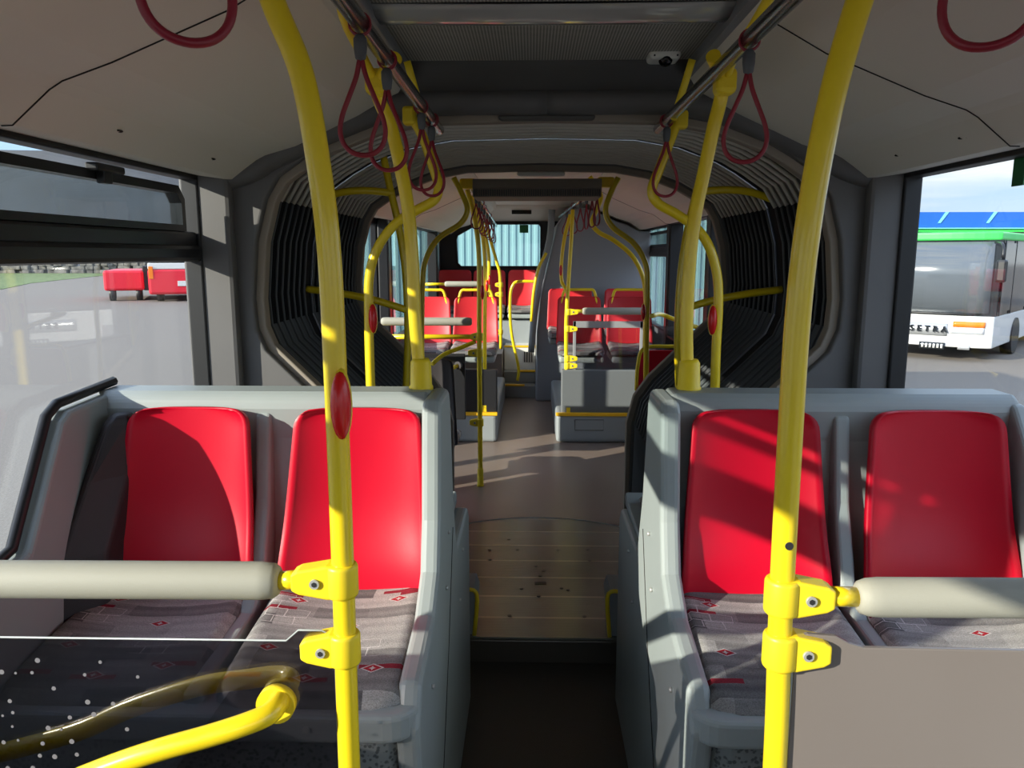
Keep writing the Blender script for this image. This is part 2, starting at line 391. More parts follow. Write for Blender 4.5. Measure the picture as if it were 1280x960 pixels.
# pillar mouldings in front of the portal
for s, nm in ((-1, 'trim_1'), (1, 'trim_2')):
    struct(MB().span((s*(WX-.005), 2.672, SILL), (s*1.085, 2.722, 1.96), .015).build(nm, 'frame_grey'))

wn = [0]
def window(s, y0, y1, hopper=False, frame='black_rubber', g='window_glass', cat=None, z0=SILL, deep=.03):
    wn[0] += 1
    x = s*WX
    root = bpy.data.objects.new('window_%d' % wn[0], None); COL.objects.link(root); root.location = (x, y0, z0); struct(root)
    f = MB(); t = .020
    for (a, b) in (((y0, z0), (y1, z0+t)), ((y0, TOPW-t), (y1, TOPW)), ((y0, z0), (y0+t, TOPW)), ((y1-t, z0), (y1, TOPW))):
        f.span((x-s*deep, a[0], a[1]), (x+s*.03, b[0], b[1]), .006)
    f.build('window_frame', frame, root, origin=(x, y0, z0)).location = (0, 0, 0)
    gl = MB(); gl.span((x+s*.018, y0, z0), (x+s*.022, y1, TOPW)).build('pane', g, root, origin=(x, y0, z0)).location = (0, 0, 0)
    if hopper:
        b = MB(); b.span((x-s*.035, y0, 1.655), (x+s*.03, y1-.02, 1.71), .014); b.span((x-s*.02, y0, 1.70), (x+s*.03, y1-.02, 1.755), .01)
        b.build('transom', 'black_metal', root, origin=(x, y0, z0)).location = (0, 0, 0)
        h = MB(); r0 = [(y0+.02, 1.755), (y1-.10, 1.755), (y1-.10, 1.86), (y1-.14, 1.90), (y0+.02, 1.90)]
        i0 = [(y0+.05, 1.775), (y1-.125, 1.775), (y1-.125, 1.845), (y1-.155, 1.875), (y0+.05, 1.875)]
        sh = Matrix.Identity(4)
        n = 5; V = {}
        for nm, poly in (('o', r0), ('i', i0)):
            for xx, t_ in ((x-s*.02, 0), (x+s*.02, 1)): V[nm, t_] = [h.bm.verts.new((xx, p[0], p[1])) for p in poly]
        fs = []
        for k in range(n):
            j = (k+1) % n
            fs += [h.bm.faces.new((V['o', 0][k], V['o', 0][j], V['i', 0][j], V['i', 0][k])), h.bm.faces.new((V['o', 1][j], V['o', 1][k], V['i', 1][k], V['i', 1][j])),
                   h.bm.faces.new((V['i', 0][k], V['i', 0][j], V['i', 1][j], V['i', 1][k])), h.bm.faces.new((V['o', 0][j], V['o', 0][k], V['o', 1][k], V['o', 1][j]))]
        h.use('black_metal')._tag(fs)
        ho = h.build('hopper_frame', None, root, origin=(x, y0, z0)); ho.location = (0, 0, 0)
        hp = MB().span((x-s*.002, y0+.05, 1.775), (x+s*.002, y1-.125, 1.875)).build('hopper_pane', 'tint_glass', root, origin=(x, y0, z0)); hp.location = (0, 0, 0)
        if y0 > 2: return root
        lt = MB(); lt.span((x-s*.05, 2.02, 1.895), (x-s*.015, 2.16, 1.915), .005); lt.span((x-s*.045, 2.06, 1.865), (x-s*.02, 2.10, 1.90), .004)
        lt.use('black_metal'); l_ = lt.build('latch', 'black_metal', root, origin=(x, y0, z0)); l_.location = (0, 0, 0)
    return root
window(-1, .455, 2.685, hopper=True)
window(-1, -1.55, .34)
window(-1, -3.2, -1.7)
window(1, .7, 2.68)
window(1, -1.55, .55)
window(1, -3.2, -1.7)
window(-1, 6.1, 7.3, deep=.07); window(-1, 7.45, 9.0, deep=.07)
window(1, 4.75, 5.25, deep=.08); window(1, 5.35, 6.75, deep=.08); window(1, 7.0, 8.6, hopper=True)
# front end with the windscreen (behind the camera)
struct(MB().span((-1.29, -3.7, -.3), (1.29, -3.6, .8)).span((-1.29, -3.7, 2.0), (1.29, -3.6, 2.45)).span((-1.29, -3.7, .8), (-1.15, -3.6, 2.0)).span((1.15, -3.7, .8), (1.29, -3.6, 2.0)).build('wall_front', 'wall_grey'))
# rear end with its window
RB = 9.95
mb = MB()
hole = [(-.98, 1.50), (.07, 1.50), (.09, 1.53), (.09, 2.04), (.06, 2.08), (-.66, 2.08), (-.80, 2.05), (-1.02, 1.93), (-1.04, 1.86), (-1.02, 1.56)]
outer = [(-.98, .0), (.07, .0), (1.28, .0), (1.28, 2.45), (.06, 2.45), (-.66, 2.45), (-.80, 2.45), (-1.28, 2.45), (-1.28, 1.86), (-1.28, 0)]
mb.ringplate(outer, hole, RB, RB+.08)
struct(mb.build('wall_rear', 'dark_panel'))
root = bpy.data.objects.new('window_12', None); COL.objects.link(root); root.location = (0, RB, 1.5); struct(root)
hi = [(-.95, 1.53), (.05, 1.53), (.06, 1.55), (.06, 2.02), (.04, 2.05), (-.65, 2.05), (-.79, 2.02), (-.99, 1.91), (-1.005, 1.86), (-.99, 1.57)]
MB().ringplate(hole, hi, RB-.01, RB+.05).build('window_frame', 'black_rubber', root, origin=(0, RB, 1.5)).location = (0, 0, 0)
MB().prism(hi, 1, RB+.02, RB+.026).build('pane', 'window_glass', root, origin=(0, RB, 1.5)).location = (0, 0, 0)

# ceiling coves
COVE = [(.46, 2.25), (.50, 2.212), (.63, 2.14), (.85, 2.04), (.955, 2.01), (.985, 1.995), (1.075, 1.932), (1.10, 1.932), (WX+.04, 1.955)]
def coves(y0, y1, seams, nm):
    for s in (-1, 1):
        p = [(s*a, b) for a, b in COVE]
        o = MB().strip(p, 1, y0, y1, s*.02, False).build(nm, 'cream', bevel=.006); struct(o)
        for sy in seams.get(s, ()):
            mb = MB()
            q = [Vector((s*a, sy + (0.03*math.sin(a*6) if a > .8 else 0), b-.0012)) for a, b in COVE[1:-1]]
            for i in range(len(q)-1):
                a_, b_ = q[i], q[i+1]
                mb.tube([a_, b_], .0016, 6)
            so = mb.build('panel_seam', 'seam_dark', o)
coves(-3.6, 2.70, {-1: (1.55,), 1: (1.9,)}, 'ceiling')
coves(4.45, 9.95, {-1: (6.5,), 1: (6.6, 8.2)}, 'ceiling')
# fixings in the coves
for s, px in ((-1, [(1.86), (2.40)]), (1, [(2.02), (2.36)])):
    for y in px:
        k = MB().tube([(s*1.025 + .008*math.cos(a), y+.012*math.sin(a), 1.966) for a in [R(q) for q in range(-60, 200, 26)]], .0022, 6)
        tag(k.build('hook', 'seam_dark'), {1.86: 'small dark hook in the cream cove above the left window, nearer the camera', 2.40: 'small dark hook in the cream cove beside the left pillar', 2.02: 'small dark hook in the cream cove above the right window, nearer the camera', 2.36: 'small dark hook in the cream cove beside the right pillar'}[y], 'hook')
# roof slabs
struct(MB().span((-1.29, -3.7, 2.40), (1.29, 2.84, 2.47)).build('ceiling', 'seam_dark'))
struct(MB().span((-1.29, 4.38, 2.40), (1.29, 10.05, 2.47)).build('ceiling', 'seam_dark'))
# central panel: mesh and glossy transverse strip
ce = struct(MB().span((-.45, -3.6, 2.292), (.45, 2.02, 2.31)).span((-.45, 2.20, 2.292), (.45, 2.60, 2.31)).build('ceiling', 'ceiling_mesh'))
hs = MB()
hs.grid(lambda u, v: (-.455+.91*u, 2.025+.17*v, 2.292-.018*math.sin(math.pi*v)-.004*math.sin(math.pi*u)), 24, 8)  # shallow curved band of the ceiling hatch, an unlit panel
t_ = hs.build('ceiling_hatch_strip', 'panel_gloss', solid=.004)
tag(t_, 'glossy grey hatch strip running across the perforated ceiling panel', 'ceiling hatch')
struct(MB().span((-.46, 2.02, 2.30), (.46, 2.20, 2.32)).build('ceiling', 'frame_grey'))
for s in (-1, 1):
    tag(MB().span((s*.45, -3.6, 2.245), (s*.475, 2.63, 2.30), .004).span((s*.44, -3.6, 2.245), (s*.455, 2.63, 2.262), .003).build('ceiling_channel', 'channel'),
        'long grey metal channel along the %s edge of the perforated ceiling' % ('left' if s < 0 else 'right'), 'ceiling channel')
# lintel between ceiling and portal
lp = [(2.59, 2.30), (2.615, 2.272), (2.66, 2.235), (2.72, 2.195), (2.76, 2.180)]
struct(MB().strip(lp, 0, -.80, .80, .03, True).build('ceiling', 'lintel_dark'))
struct(MB().tube([(-.55, 2.752, 2.179), (-.3, 2.755, 2.177), (.3, 2.755, 2.177), (.55, 2.752, 2.179)], .002, 6).build('trim_3', 'seam_dark'))

# ------------------------------------------------------------------ portals and bellows
HALF = [(0, 2.13), (.40, 2.122), (.58, 2.09), (.74, 2.03), (.82, 1.985), (.91, 1.925), (.95, 1.86), (.99, 1.72), (1.01, 1.52), (1.005, 1.42), (.98, 1.355), (.82, 1.195), (.62, .995), (.54, .88), (.50, .72), (.50, -.04)]
HOLE = [(-x, z) for x, z in HALF] + [(x, z) for x, z in HALF[:0:-1]]
# start top centre, run down the left, cross the floor, up the right
HOLE = [(-x, z) for x, z in HALF] + [(x, z) for x, z in HALF[::-1][:-1]]
def scaled(poly, d):
    out = []
    n = len(poly)
    for i in range(n):
        a = Vector(poly[i-1]); b = Vector(poly[(i+1) % n]); t = (b-a).normalized(); nrm = Vector((t.y, -t.x))
        # outward: away from (0,1.2)
        c = Vector(poly[i]) - Vector((0, 1.2))
        if nrm.dot(c) < 0: nrm = -nrm
        out.append((poly[i][0]+nrm.x*d, poly[i][1]+nrm.y*d))
    return out
OUTER = []
for x, z in HOLE:
    if z < .5: OUTER.append((math.copysign(1.28, x), -.3))
    elif abs(x) < .8 and z > 1.9: OUTER.append((x*1.0, 2.45))
    elif z > 1.9: OUTER.append((math.copysign(1.28, x), 2.45))
    else: OUTER.append((math.copysign(1.28, x), z))
def portal(name, y0, y1, lip_y, lab, m='frame_grey'):
    t = thing(name, lab, 'frame', (0, y0, 0))
    MB().ringplate(OUTER, scaled(HOLE, .028), y0, y1).build('surround', m, t, origin=(0, y0, 0), bevel=.01).location = (0, 0, 0)
    MB().ringplate(scaled(HOLE, .032), HOLE, lip_y-.012, lip_y+.04).build('rim', 'lip', t, origin=(0, y0, 0), bevel=.006).location = (0, 0, 0)
    return t
pf = portal('portal_frame', 2.72, 2.86, 2.76, 'dark grey frame around the near mouth of the bellows')
# rounded bulges over the arch and beside the opening
for s in (-1, 1):
    arch = [Vector((s*x, 2.72, z)) for x, z in ((1.15, 1.93), (1.02, 1.97), (.95, 2.01), (.80, 2.075), (.62, 2.15), (.45, 2.185), (.0, 2.19))]
    MB().tube(smooth_path(arch, 4), .045, 12).build('arch_moulding', 'frame_grey', pf).location = (0, -2.72, 0)
MB().box((0, 2.745, 2.142), (.33, .03, .026), .012).build('latch_cover', 'lintel_dark', pf).location = (0, -2.72, 0)
pr = portal('portal_frame', 4.34, 4.50, 4.352, 'beige rimmed frame around the far mouth of the bellows')
MB().box((0, 4.30, 2.108), (.26, .03, .024), .011).build('latch_cover', 'white_plastic', pr).location = (0, -4.34, 0)

bel = thing('bellows', 'black ribbed bellows joining the two halves of the bus', 'bellows', (0, 2.88, 0))
def fold_tube(y0, y1, pitch, part):
    n = len(HOLE); m_ = MB().use('bellow').use('bellow_low').use('bellow_top'); ys = []; y = y0; k = 0
    while y <= y1+1e-6: ys.append((y, k % 2)); y += pitch/2; k += 1
    if ys[-1][0] < y1-.001: ys.append((y1, k % 2))
    rings = []
    for (yy, odd) in ys:
        P = scaled(HOLE, .045 if not odd else .10)
        rings.append([m_.bm.verts.new((p[0], yy, p[1])) for p in P])
    for a, b in zip(rings, rings[1:]):
        for i in range(n):
            j = (i+1) % n
            zc = (a[i].co.z+a[j].co.z)/2
            if zc < .05: continue
            f = m_.bm.faces.new((a[i], a[j], b[j], b[i])); f.material_index = 1 if zc < 1.37 else (2 if zc > 1.88 else 0)
    o = m_.build(part, None, bel, recalc=False); o.location = (0, -2.88, 0)
    # hoops along the inner ridges
    for q, (yy, odd) in enumerate(ys):
        if odd: continue
        P = scaled(HOLE, .045); 
        up = [Vector((p[0], yy, p[1])) for p, h in zip(P, HOLE) if h[1] > 1.80]
        left = [v for v in up if v.x <= 0]; right = [v for v in up if v.x > 0]
        left.sort(key=lambda v: -v.x); right.sort(key=lambda v: v.x)
        path = left[::-1] + right
        MB().tube(path, .0085, 6).build('hoop', 'hoop', bel).location = (0, -2.88, 0)
        lo = [Vector((p[0], yy, p[1])) for p, h in zip(P, HOLE) if .4 < h[1] <= 1.87]
        ll = sorted([v for v in lo if v.x < 0], key=lambda v: -v.z); rr = sorted([v for v in lo if v.x > 0], key=lambda v: -v.z)
        for side in (ll, rr):
            MB().tube(side, .006, 6).build('fold_edge', 'bellow_low' if q % 1 == 0 else 'bellow', bel).location = (0, -2.88, 0)
fold_tube(2.86, 3.43, .076, 'fold_curtain')
fold_tube(3.53, 4.338, .0773, 'fold_curtain')
MB().ringplate(scaled(HOLE, .14), scaled(HOLE, .055), 3.43, 3.53).build('centre_ring', 'bellow', bel, bevel=.006).location = (0, -2.88, 0)
for s in (-1, 1):
    MB().tube([(s*1.035, 3.42, 1.88), (s*1.065, 3.42, 1.72), (s*1.075, 3.42, 1.50)], .007, 8).build('guide_strip', 'silver', bel).location = (0, -2.88, 0)

# floor of the joint
pl = thing('turntable_floor', 'grooved aluminium turntable floor with a dark step edge', 'floor plate', (0, 3.6, 0))
mb = MB(); pts = [(-.75, 2.98), (.75, 2.98), (.75, 4.25)]
pts += [(.85*math.sin(a), 3.6+.85*math.cos(a)) for a in [R(q) for q in range(40, -41, -5)]] + [(-.75, 4.25)]
mb.prism(pts, 2, .06, .106)
mb.build('tread_plate', 'aluminium', pl, origin=(0, 3.6, 0)).location = (0, 0, 0)
MB().span((-.75, 2.965, 0), (.75, 2.99, .098), .003).build('riser', 'riser_dark', pl, origin=(0, 3.6, 0)).location = (0, 0, 0)
arc = [(.85*math.sin(R(q)), 3.6+.853*math.cos(R(q)), .1065) for q in range(-42, 43, 3)]
MB().tube(arc, .004, 6).build('seam_ring', 'silver', pl, origin=(0, 3.6, 0)).location = (0, 0, 0)
bolts = [(614, 678), (527, 690), (642, 690), (806, 691), (922, 691), (519, 706), (932, 707), (634, 750), (825, 751), (592, 775), (872, 776), (697, 760), (808, 747)]
for (x, y) in ((-.17,4.09),(-.27,3.93),(-.12,3.94),(.10,3.94),(.26,3.95),(-.26,3.8),(.26,3.8),(-.09,3.45),(.13,3.44),(-.14,3.17),(.19,3.17),(-.01,3.37),(.10,3.46),(-.02,3.72),(.02,3.66),(.0,3.6)):
    MB().cyl((x, y, .100), (x, y, .1085), .009, 10).build('bolt', 'bolt_dark', pl, origin=(0, 3.6, 0)).location = (0, 0, 0)
MB().span((-.028, 3.50, .10), (.028, 3.535, .1075), .002).build('socket', 'bolt_dark', pl, origin=(0, 3.6, 0)).location = (0, 0, 0)
struct(MB().span((-WX, 3.0, -.05), (WX, 4.36, .104)).build('floor', 'floor_brown'))

# yellow edged guards beside the step
for s in (-1, 1):
    g = thing('step_guard', 'grey guard with a yellow edge at the %s end of the aluminium step' % ('left' if s < 0 else 'right'), 'guard', (s*.31, 3.02, .104))
    poly = [(s*.335, .0), (s*.283, .0), (s*.272, .155), (s*.285, .195), (s*.335, .195)]
    MB().prism([(a-s*.31, b) for a, b in poly], 1, -.02, .16).build('plate', 'box_grey', g)
    MB().tube(smooth_path([(s*.283-s*.31, -.025, .0), (s*.270-s*.31, -.025, .155), (s*.284-s*.31, -.025, .20), (s*.335-s*.31, -.025, .20)], 3), .009, 8).build('edge', 'yellow_cast', g)

# ------------------------------------------------------------------ near double seats
def back_pad(cx_t, cx_b, wt, wb, y_t, y_b, zt, zb, m='red_plastic'):
    mb = MB()
    def shape(u, v, off):
        z = zb+(zt-zb)*v
        hw = (wb+(wt-wb)*min(1, v*1.08)**.9)/2
        r = .045; dz = zt-z
        if dz < r: hw -= r-math.sqrt(max(0, r*r-(r-dz)**2))
        rb = .02; dzb = z-zb
        if dzb < rb: hw -= .5*(rb-math.sqrt(max(0, rb*rb-(rb-dzb)**2)))
        cx = cx_b+(cx_t-cx_b)*v; q = 2*u-1
        y = y_b+(y_t-y_b)*v**.9 - .02*math.exp(-((v-.18)/.2)**2)
        y += .038*(1-q*q)*(.35+.65*math.sin(math.pi*min(1, .15+v*.8))) - .012*abs(q)**6
        if v < .08: y -= .03*((.08-v)/.08)**2
        return (cx+q*hw, y+off, z)
    N, K = 20, 30
    vv = lambda j: (1-math.cos(math.pi*j/K))/2
    F_ = [[mb.bm.verts.new(shape(i/N, vv(j), 0)) for i in range(N+1)] for j in range(K+1)]
    B_ = [[mb.bm.verts.new(shape(i/N, vv(j), .022)) for i in range(N+1)] for j in range(K+1)]
    fs = []
    for j in range(K):
        for i in range(N):
            fs.append(mb.bm.faces.new((F_[j][i], F_[j][i+1], F_[j+1][i+1], F_[j+1][i]))); fs.append(mb.bm.faces.new((B_[j][i+1], B_[j][i], B_[j+1][i], B_[j+1][i+1])))
    for j in range(K):
        for c in (0, N): fs.append(mb.bm.faces.new((F_[j][c], F_[j+1][c], B_[j+1][c], B_[j][c])))
    for i in range(N):
        for c in (0, K): fs.append(mb.bm.faces.new((F_[c][i], F_[c][i+1], B_[c][i+1], B_[c][i])))
    mb._tag(fs, True); mb.use(m)
    return mb
def cushion(wf, wr, L, th, taper=0):
    # local: x centre, y centre, z = top; y- is the front edge
    mb = MB()
    def f(u, v, k):
        q = 2*u-1; hw = (wf+(wr-wf)*v)/2
        y = -L/2+L*v
        rc = .05
        dyf = (y+L/2)
        if dyf < rc: hw -= (rc-math.sqrt(max(0, rc*rc-(rc-dyf)**2)))
        z = .028*q*q*(v**.7) - .028*(1-v)**4 - .008*math.sin(math.pi*v) - .018*max(0, abs(q)-.9)/.1 * 1.0
        z -= .014*max(0, (.06-v)/.06)
        return (q*hw, y, z if k else -th)
    N, K = 22, 22
    A = [[mb.bm.verts.new(f(i/N, j/K, 1)) for i in range(N+1)] for j in range(K+1)]
    B = [[mb.bm.verts.new(f(i/N, j/K, 0)) for i in range(N+1)] for j in range(K+1)]
    fs = []
    for j in range(K):
        for i in range(N):
            fs.append(mb.bm.faces.new((A[j][i], A[j][i+1], A[j+1][i+1], A[j+1][i]))); fs.append(mb.bm.faces.new((B[j][i+1], B[j][i], B[j+1][i], B[j+1][i+1])))
    for j in range(K):
        for c in (0, N): fs.append(mb.bm.faces.new((A[j][c], A[j+1][c], B[j+1][c], B[j][c])))
    for i in range(N):
        for c in (0, K): fs.append(mb.bm.faces.new((A[c][i], A[c][i+1], B[c][i+1], B[c][i])))
    mb._tag(fs, True); mb.use('fabric')
    return mb
def near_seat(s, lab):
    t = thing('double_seat', lab, 'seat', (s*.73, 1.75, 0))
    def fin(o): o.location = Vector(o.location)-Vector((s*.73, 1.75, 0)); return o
    xi = s*.315; xo = s*1.205
    # speckled plinth with rounded aisle corner
    pl_ = [(s*.30+s*.07*(1-math.sin(a)), 1.44+.07*(1-math.cos(a))) for a in [R(q) for q in range(0, 91, 15)]]
    poly = [(s*1.212, 2.70), (s*1.212, 1.44)] + [(s*.30+s*.09-s*.09*math.sin(a), 1.44+.09-.09*math.cos(a)) for a in [R(q) for q in range(0, 91, 15)]] + [(s*.30, 2.70)]
    fin(MB().prism(poly, 2, 0.001, .705).build('plinth', 'speckle', t))
    # moulded shell: seat rim
    poly = [(s*1.21, 2.0), (s*1.21, 1.40)] + [(s*.275+s*.07-s*.07*math.sin(a), 1.40+.07-.07*math.cos(a)) for a in [R(q) for q in range(0, 91, 15)]] + [(s*.285, 2.0)]
    fin(MB().prism(poly, 2, .700, .762).build('seat_rim', 'shell_grey', t, bevel=.012))
    # back of the shell
    prof = [(1.86, .74), (1.91, .80), (1.94, .95), (1.965, 1.20), (1.955, 1.28), (1.962, 1.308), (1.985, 1.322), (2.07, 1.322), (2.095, 1.31), (2.105, 1.28), (2.10, .74)]
    o = fin(MB().prism(prof, 0, min(xi, xo), max(xi, xo)).build('back_shell', 'shell_grey', t, bevel=.014))
    # aisle side cheek: sweeps from the top corner down to the plinth
    ch = [(1.88, 1.29), (1.905, 1.318), (2.08, 1.318), (2.11, 1.28), (2.16, 1.0), (2.22, .84), (2.27, .78), (2.66, .78), (2.70, .74), (2.70, .001), (1.62, .001), (1.47, .45), (1.42, .72), (1.47, .80), (1.70, .835), (1.80, .90), (1.84, 1.02)]
    fin(MB().prism(ch, 0, min(s*.275, s*.325), max(s*.275, s*.325)).build('side_cheek', 'shell_grey', t, bevel=.016))
    for (yy, zz) in ((2.0, .93), (1.93, .80), (2.28, .60), (1.62, .70), (2.4, .72)):
        fin(MB().cyl((s*.276, yy, zz), (s*.268, yy, zz), .006, 10).build('screw', 'bolt', t))
    fin(MB().tube([(s*.2745, 2.12, .90), (s*.2745, 1.98, .62), (s*.2745, 1.80, .33), (s*.2745, 1.70, .05)], .0016, 6).build('panel_seam', 'seam_dark', t))
    fin(MB().cyl((s*.50, 1.402, .735), (s*.50, 1.396, .735), .007, 10).build('screw', 'bolt', t))
    # dividing rib between the two places
    fin(MB().prism([(1.44, .74), (1.44, .785), (1.75, .81), (1.84, .86), (1.91, 1.05), (1.950, 1.27), (2.0, 1.27), (2.0, .74)], 0, s*.75-.02, s*.75+.02).build('divider', 'shell_grey', t, bevel=.01))
    return t, fin
def seats(s, lab, backs, cush):
    t, fin = near_seat(s, lab)
    for (ct, cb, wt, wb, yt, yb) in backs:
        fin(back_pad(ct, cb, wt, wb, yt, yb, 1.288, .775).build('back_pad', None, t))
    for (cx, wf, wr) in cush:
        o = cushion(wf, wr, .46, .05).build('seat_cushion', None, t); o.location = Vector((cx, 1.655, .815))-Vector((s*.73, 1.75, 0)); o.rotation_euler = (R(2), 0, 0)
    return t, fin
tL, finL = seats(-1, 'left grey double seat with red backs and a black bolster by the window',
    [(-.49, -.505, .325, .405, 1.91, 1.845), (-.925, -.955, .31, .40, 1.91, 1.845)], [(-.51, .40, .385), (-.965, .41, .40)])
tR, finR = seats(1, 'right grey double seat with red backs, partly shaded',
    [(.515, .52, .315, .39, 1.91, 1.845), (.968, .985, .33, .40, 1.91, 1.845)], [(.515, .40, .385), (.97, .42, .40)])
# window side wing of the left seat
wing = [(1.40, .98), (1.60, 1.02), (1.765, 1.285), (1.80, 1.305), (2.08, 1.318), (2.08, .74), (1.40, .74)]
finL(MB().prism(wing, 0, -1.215, -1.165).build('wing', 'shell_grey', tL, bevel=.012))
gk = [(-1.20, 1.40, .995), (-1.20, 1.59, 1.035), (-1.20, 1.755, 1.30), (-1.20, 1.80, 1.322), (-1.20, 2.06, 1.335)]
finL(MB().tube(gk, .013, 8).build('gasket', 'black_rubber', tL))
bol = MB()
sec = []
for (x0, x1, y0, y1, z) in ((-1.205, -1.10, 1.67, 1.90, .80), (-1.20, -1.10, 1.70, 1.90, .95), (-1.175, -1.085, 1.80, 1.92, 1.12), (-1.15, -1.075, 1.87, 1.94, 1.25), (-1.13, -1.08, 1.885, 1.94, 1.275)):
    sec.append([bol.bm.verts.new(p) for p in ((x0, y0+.03, z), (x0+.025, y0, z), (x1, y0+.09 if z < 1.2 else y1-.04, z), (x1, y1, z), (x0, y1, z))])
fs = [bol.bm.faces.new(sec[0][::-1]), bol.bm.faces.new(sec[-1])]
for A, B in zip(sec, sec[1:]):
    for k in range(5): fs.append(bol.bm.faces.new((A[k], A[(k+1) % 5], B[(k+1) % 5], B[k])))
bol._tag(fs)
finL(bol.build('bolster', 'bolster_black', tL, bevel=.012))
finR(MB().prism([(1.40, .74), (1.40, .95), (1.62, .96), (1.80, 1.0), (1.88, 1.20), (1.95, 1.30), (2.08, 1.31), (2.08, .74)], 0, 1.175, 1.215).build('wing', 'shell_grey', tR, bevel=.012))
# rear-facing neighbours: only the cushion ends show past the cheeks
for s in (-1, 1):
    t = thing('rear_facing_seat', 'pale grey cushioned seat end behind the %s double seat, facing the turntable' % ('left' if s < 0 else 'right'), 'seat', (s*.53, 2.42, .78))
    o = cushion(.40, .385, .44, .04).build('seat_cushion', None, t); o.rotation_euler = (0, 0, math.pi); o.location = (0, .0, .088)
    MB().prism([(-.20, 0), (.27, 0), (.285, .03), (.26, .052), (.20, .03), (-.20, .01)], 0, -.235*1, .21).build('seat_pan', 'shell_grey', t, bevel=.008)

# ------------------------------------------------------------------ poles and rails
def clamp(parent, p, direction, length, w=.062, label=None, bolt=True, screw=False):
    # cast fitting around a pole at local p, nose along direction
    x, y, z = p; mb = MB()
    mb.tube([(x, y, z-.026), (x, y, z-.024), (x, y, z+.024), (x, y, z+.026)], [.0215, .0245, .0245, .0215], 20)
    dx = direction
    if length: 
        n_ = [(x+dx*.0, y), (x+dx*(.02), y), (x+dx*length*.85, y), (x+dx*length, y)]
        hs_ = [.026, .027, .019, .013]
        rr = []
        for (a, b), h in zip(n_, hs_):
            rr.append([mb.bm.verts.new(q) for q in ((a, b-.017, z-h), (a, b-.017, z+h), (a, b+.017, z+h), (a, b+.017, z-h))])
        fs = [mb.bm.faces.new(rr[0][::-1]), mb.bm.faces.new(rr[-1])]
        for A, B in zip(rr, rr[1:]):
            for k in range(4): fs.append(mb.bm.faces.new((A[k], A[(k+1) % 4], B[(k+1) % 4], B[k])))
        mb._tag(fs)
    o = mb.build('clamp', 'yellow_cast', parent, bevel=.005)
    if bolt and length:
        b = MB(); bx = x+dx*length*.5; b.cyl((bx, y-.016, z), (bx, y-.021, z), .0075, 16); b.use('bolt')
        bo = b.build('bolt', 'bolt', o)
        c = MB().cyl((bx, y-.020, z), (bx, y-.0218, z), .0042, 6).build('socket', 'bolt_dark', o)
    return o
def pole(name, pts, r, lab, group=None, cat='handrail pole', loc=None, n=8, seg=14):
    loc = loc or pts[-1]
    t = thing(name, lab, cat, loc, group=group)
    MB().tube(smooth_path(local(pts, loc), n), r, seg).build('tube', 'yellow', t)
    return t
def button(parent, p, s=1.0, side=1):
    h = MB().ball(p, (.027*s, .046*s, .106*s), 20).build('button_housing', 'yellow_cast', parent)
    b = MB().ball((p[0], p[1]-.010*s, p[2]), (.029*s, .044*s, .100*s), 20).build('stop_button', 'red_button', parent, 'red oval stop button')
    return h
# nearest poles
PA = [(-.43, 1.1, 2.12), (-.401, 1.1, 2.018), (-.365, 1.1, 1.921), (-.346, 1.1, 1.793), (-.337, 1.1, 1.677), (-.335, 1.1, 1.493), (-.335, 1.1, 1.221), (-.337, 1.1, .871), (-.337, 1.1, .4), (-.337, 1.1, .0)]
t = pole('grab_pole', PA, .0172, 'nearest yellow pole on the left, bowed at the top, with a red stop button'); L0 = Vector(PA[-1])
clamp(t, (0, 0, 1.190), -1, .075); clamp(t, (0, 0, 1.078), -1, .066, screw=True)
button(t, (.014, -.013, (-0.32, 1.1, 1.465)[2]))
PB = [(.39, 1.03, 2.10), (.356, 1.03, 1.991), (.33, 1.03, 1.877), (.312, 1.03, 1.739), (.304, 1.03, 1.594), (.304, 1.03, 1.373), (.306, 1.03, 1.161), (.311, 1.03, .934), (.312, 1.03, .4), (.312, 1.03, .0)]
t = pole('grab_pole', PB, .0168, 'nearest yellow pole on the right, bowed at the top, with a dark screw hole')
clamp(t, (-.006, 0, 1.204), 1, .07); clamp(t, (-.004, 0, 1.122), 1, .068)
hz = (0.306, 1.013, 1.284)
MB().cyl((hz[0]-.312, -.0135, hz[2]), (hz[0]-.312, -.0178, hz[2]), .0058, 12).build('screw_hole', 'bolt_dark', t)
# padded bars
def padbar(name, a, b, r, lab, stub=None, m='pad_grey', taper_at='b'):
    t = thing(name, lab, 'padded rail', a)
    a_, b_ = Vector((0, 0, 0)), Vector(b)-Vector(a); d = (b_-a_).normalized()
    ps = [a_, a_+d*.004, a_+d*.015, a_+d*.03, b_-d*.03, b_-d*.010, b_-d*.003, b_]
    MB().tube(ps, [r*.6, r*.8, r*.95, r, r, r*.92, r*.75, r*.55], 20).build('padding', m, t)
    if stub:
        c_ = Vector(stub)-Vector(a); MB().cyl(b_ if (c_-b_).length < (c_-a_).length else a_, c_, r*.5, 14).build('core_tube', 'yellow', t)
    return t
padbar('padded_rail', (-1.20, 1.1, 1.183), (-.432, 1.1, 1.187), .029, 'thick beige padded bar across the left side, clamped to the nearest left pole', (-.40, 1.1, 1.19))
padbar('padded_rail', (.41, 1.03, 1.203), (1.20, 1.03, 1.207), .028, 'thick grey padded bar across the right side, clamped to the nearest right pole', (.366, 1.03, 1.204))
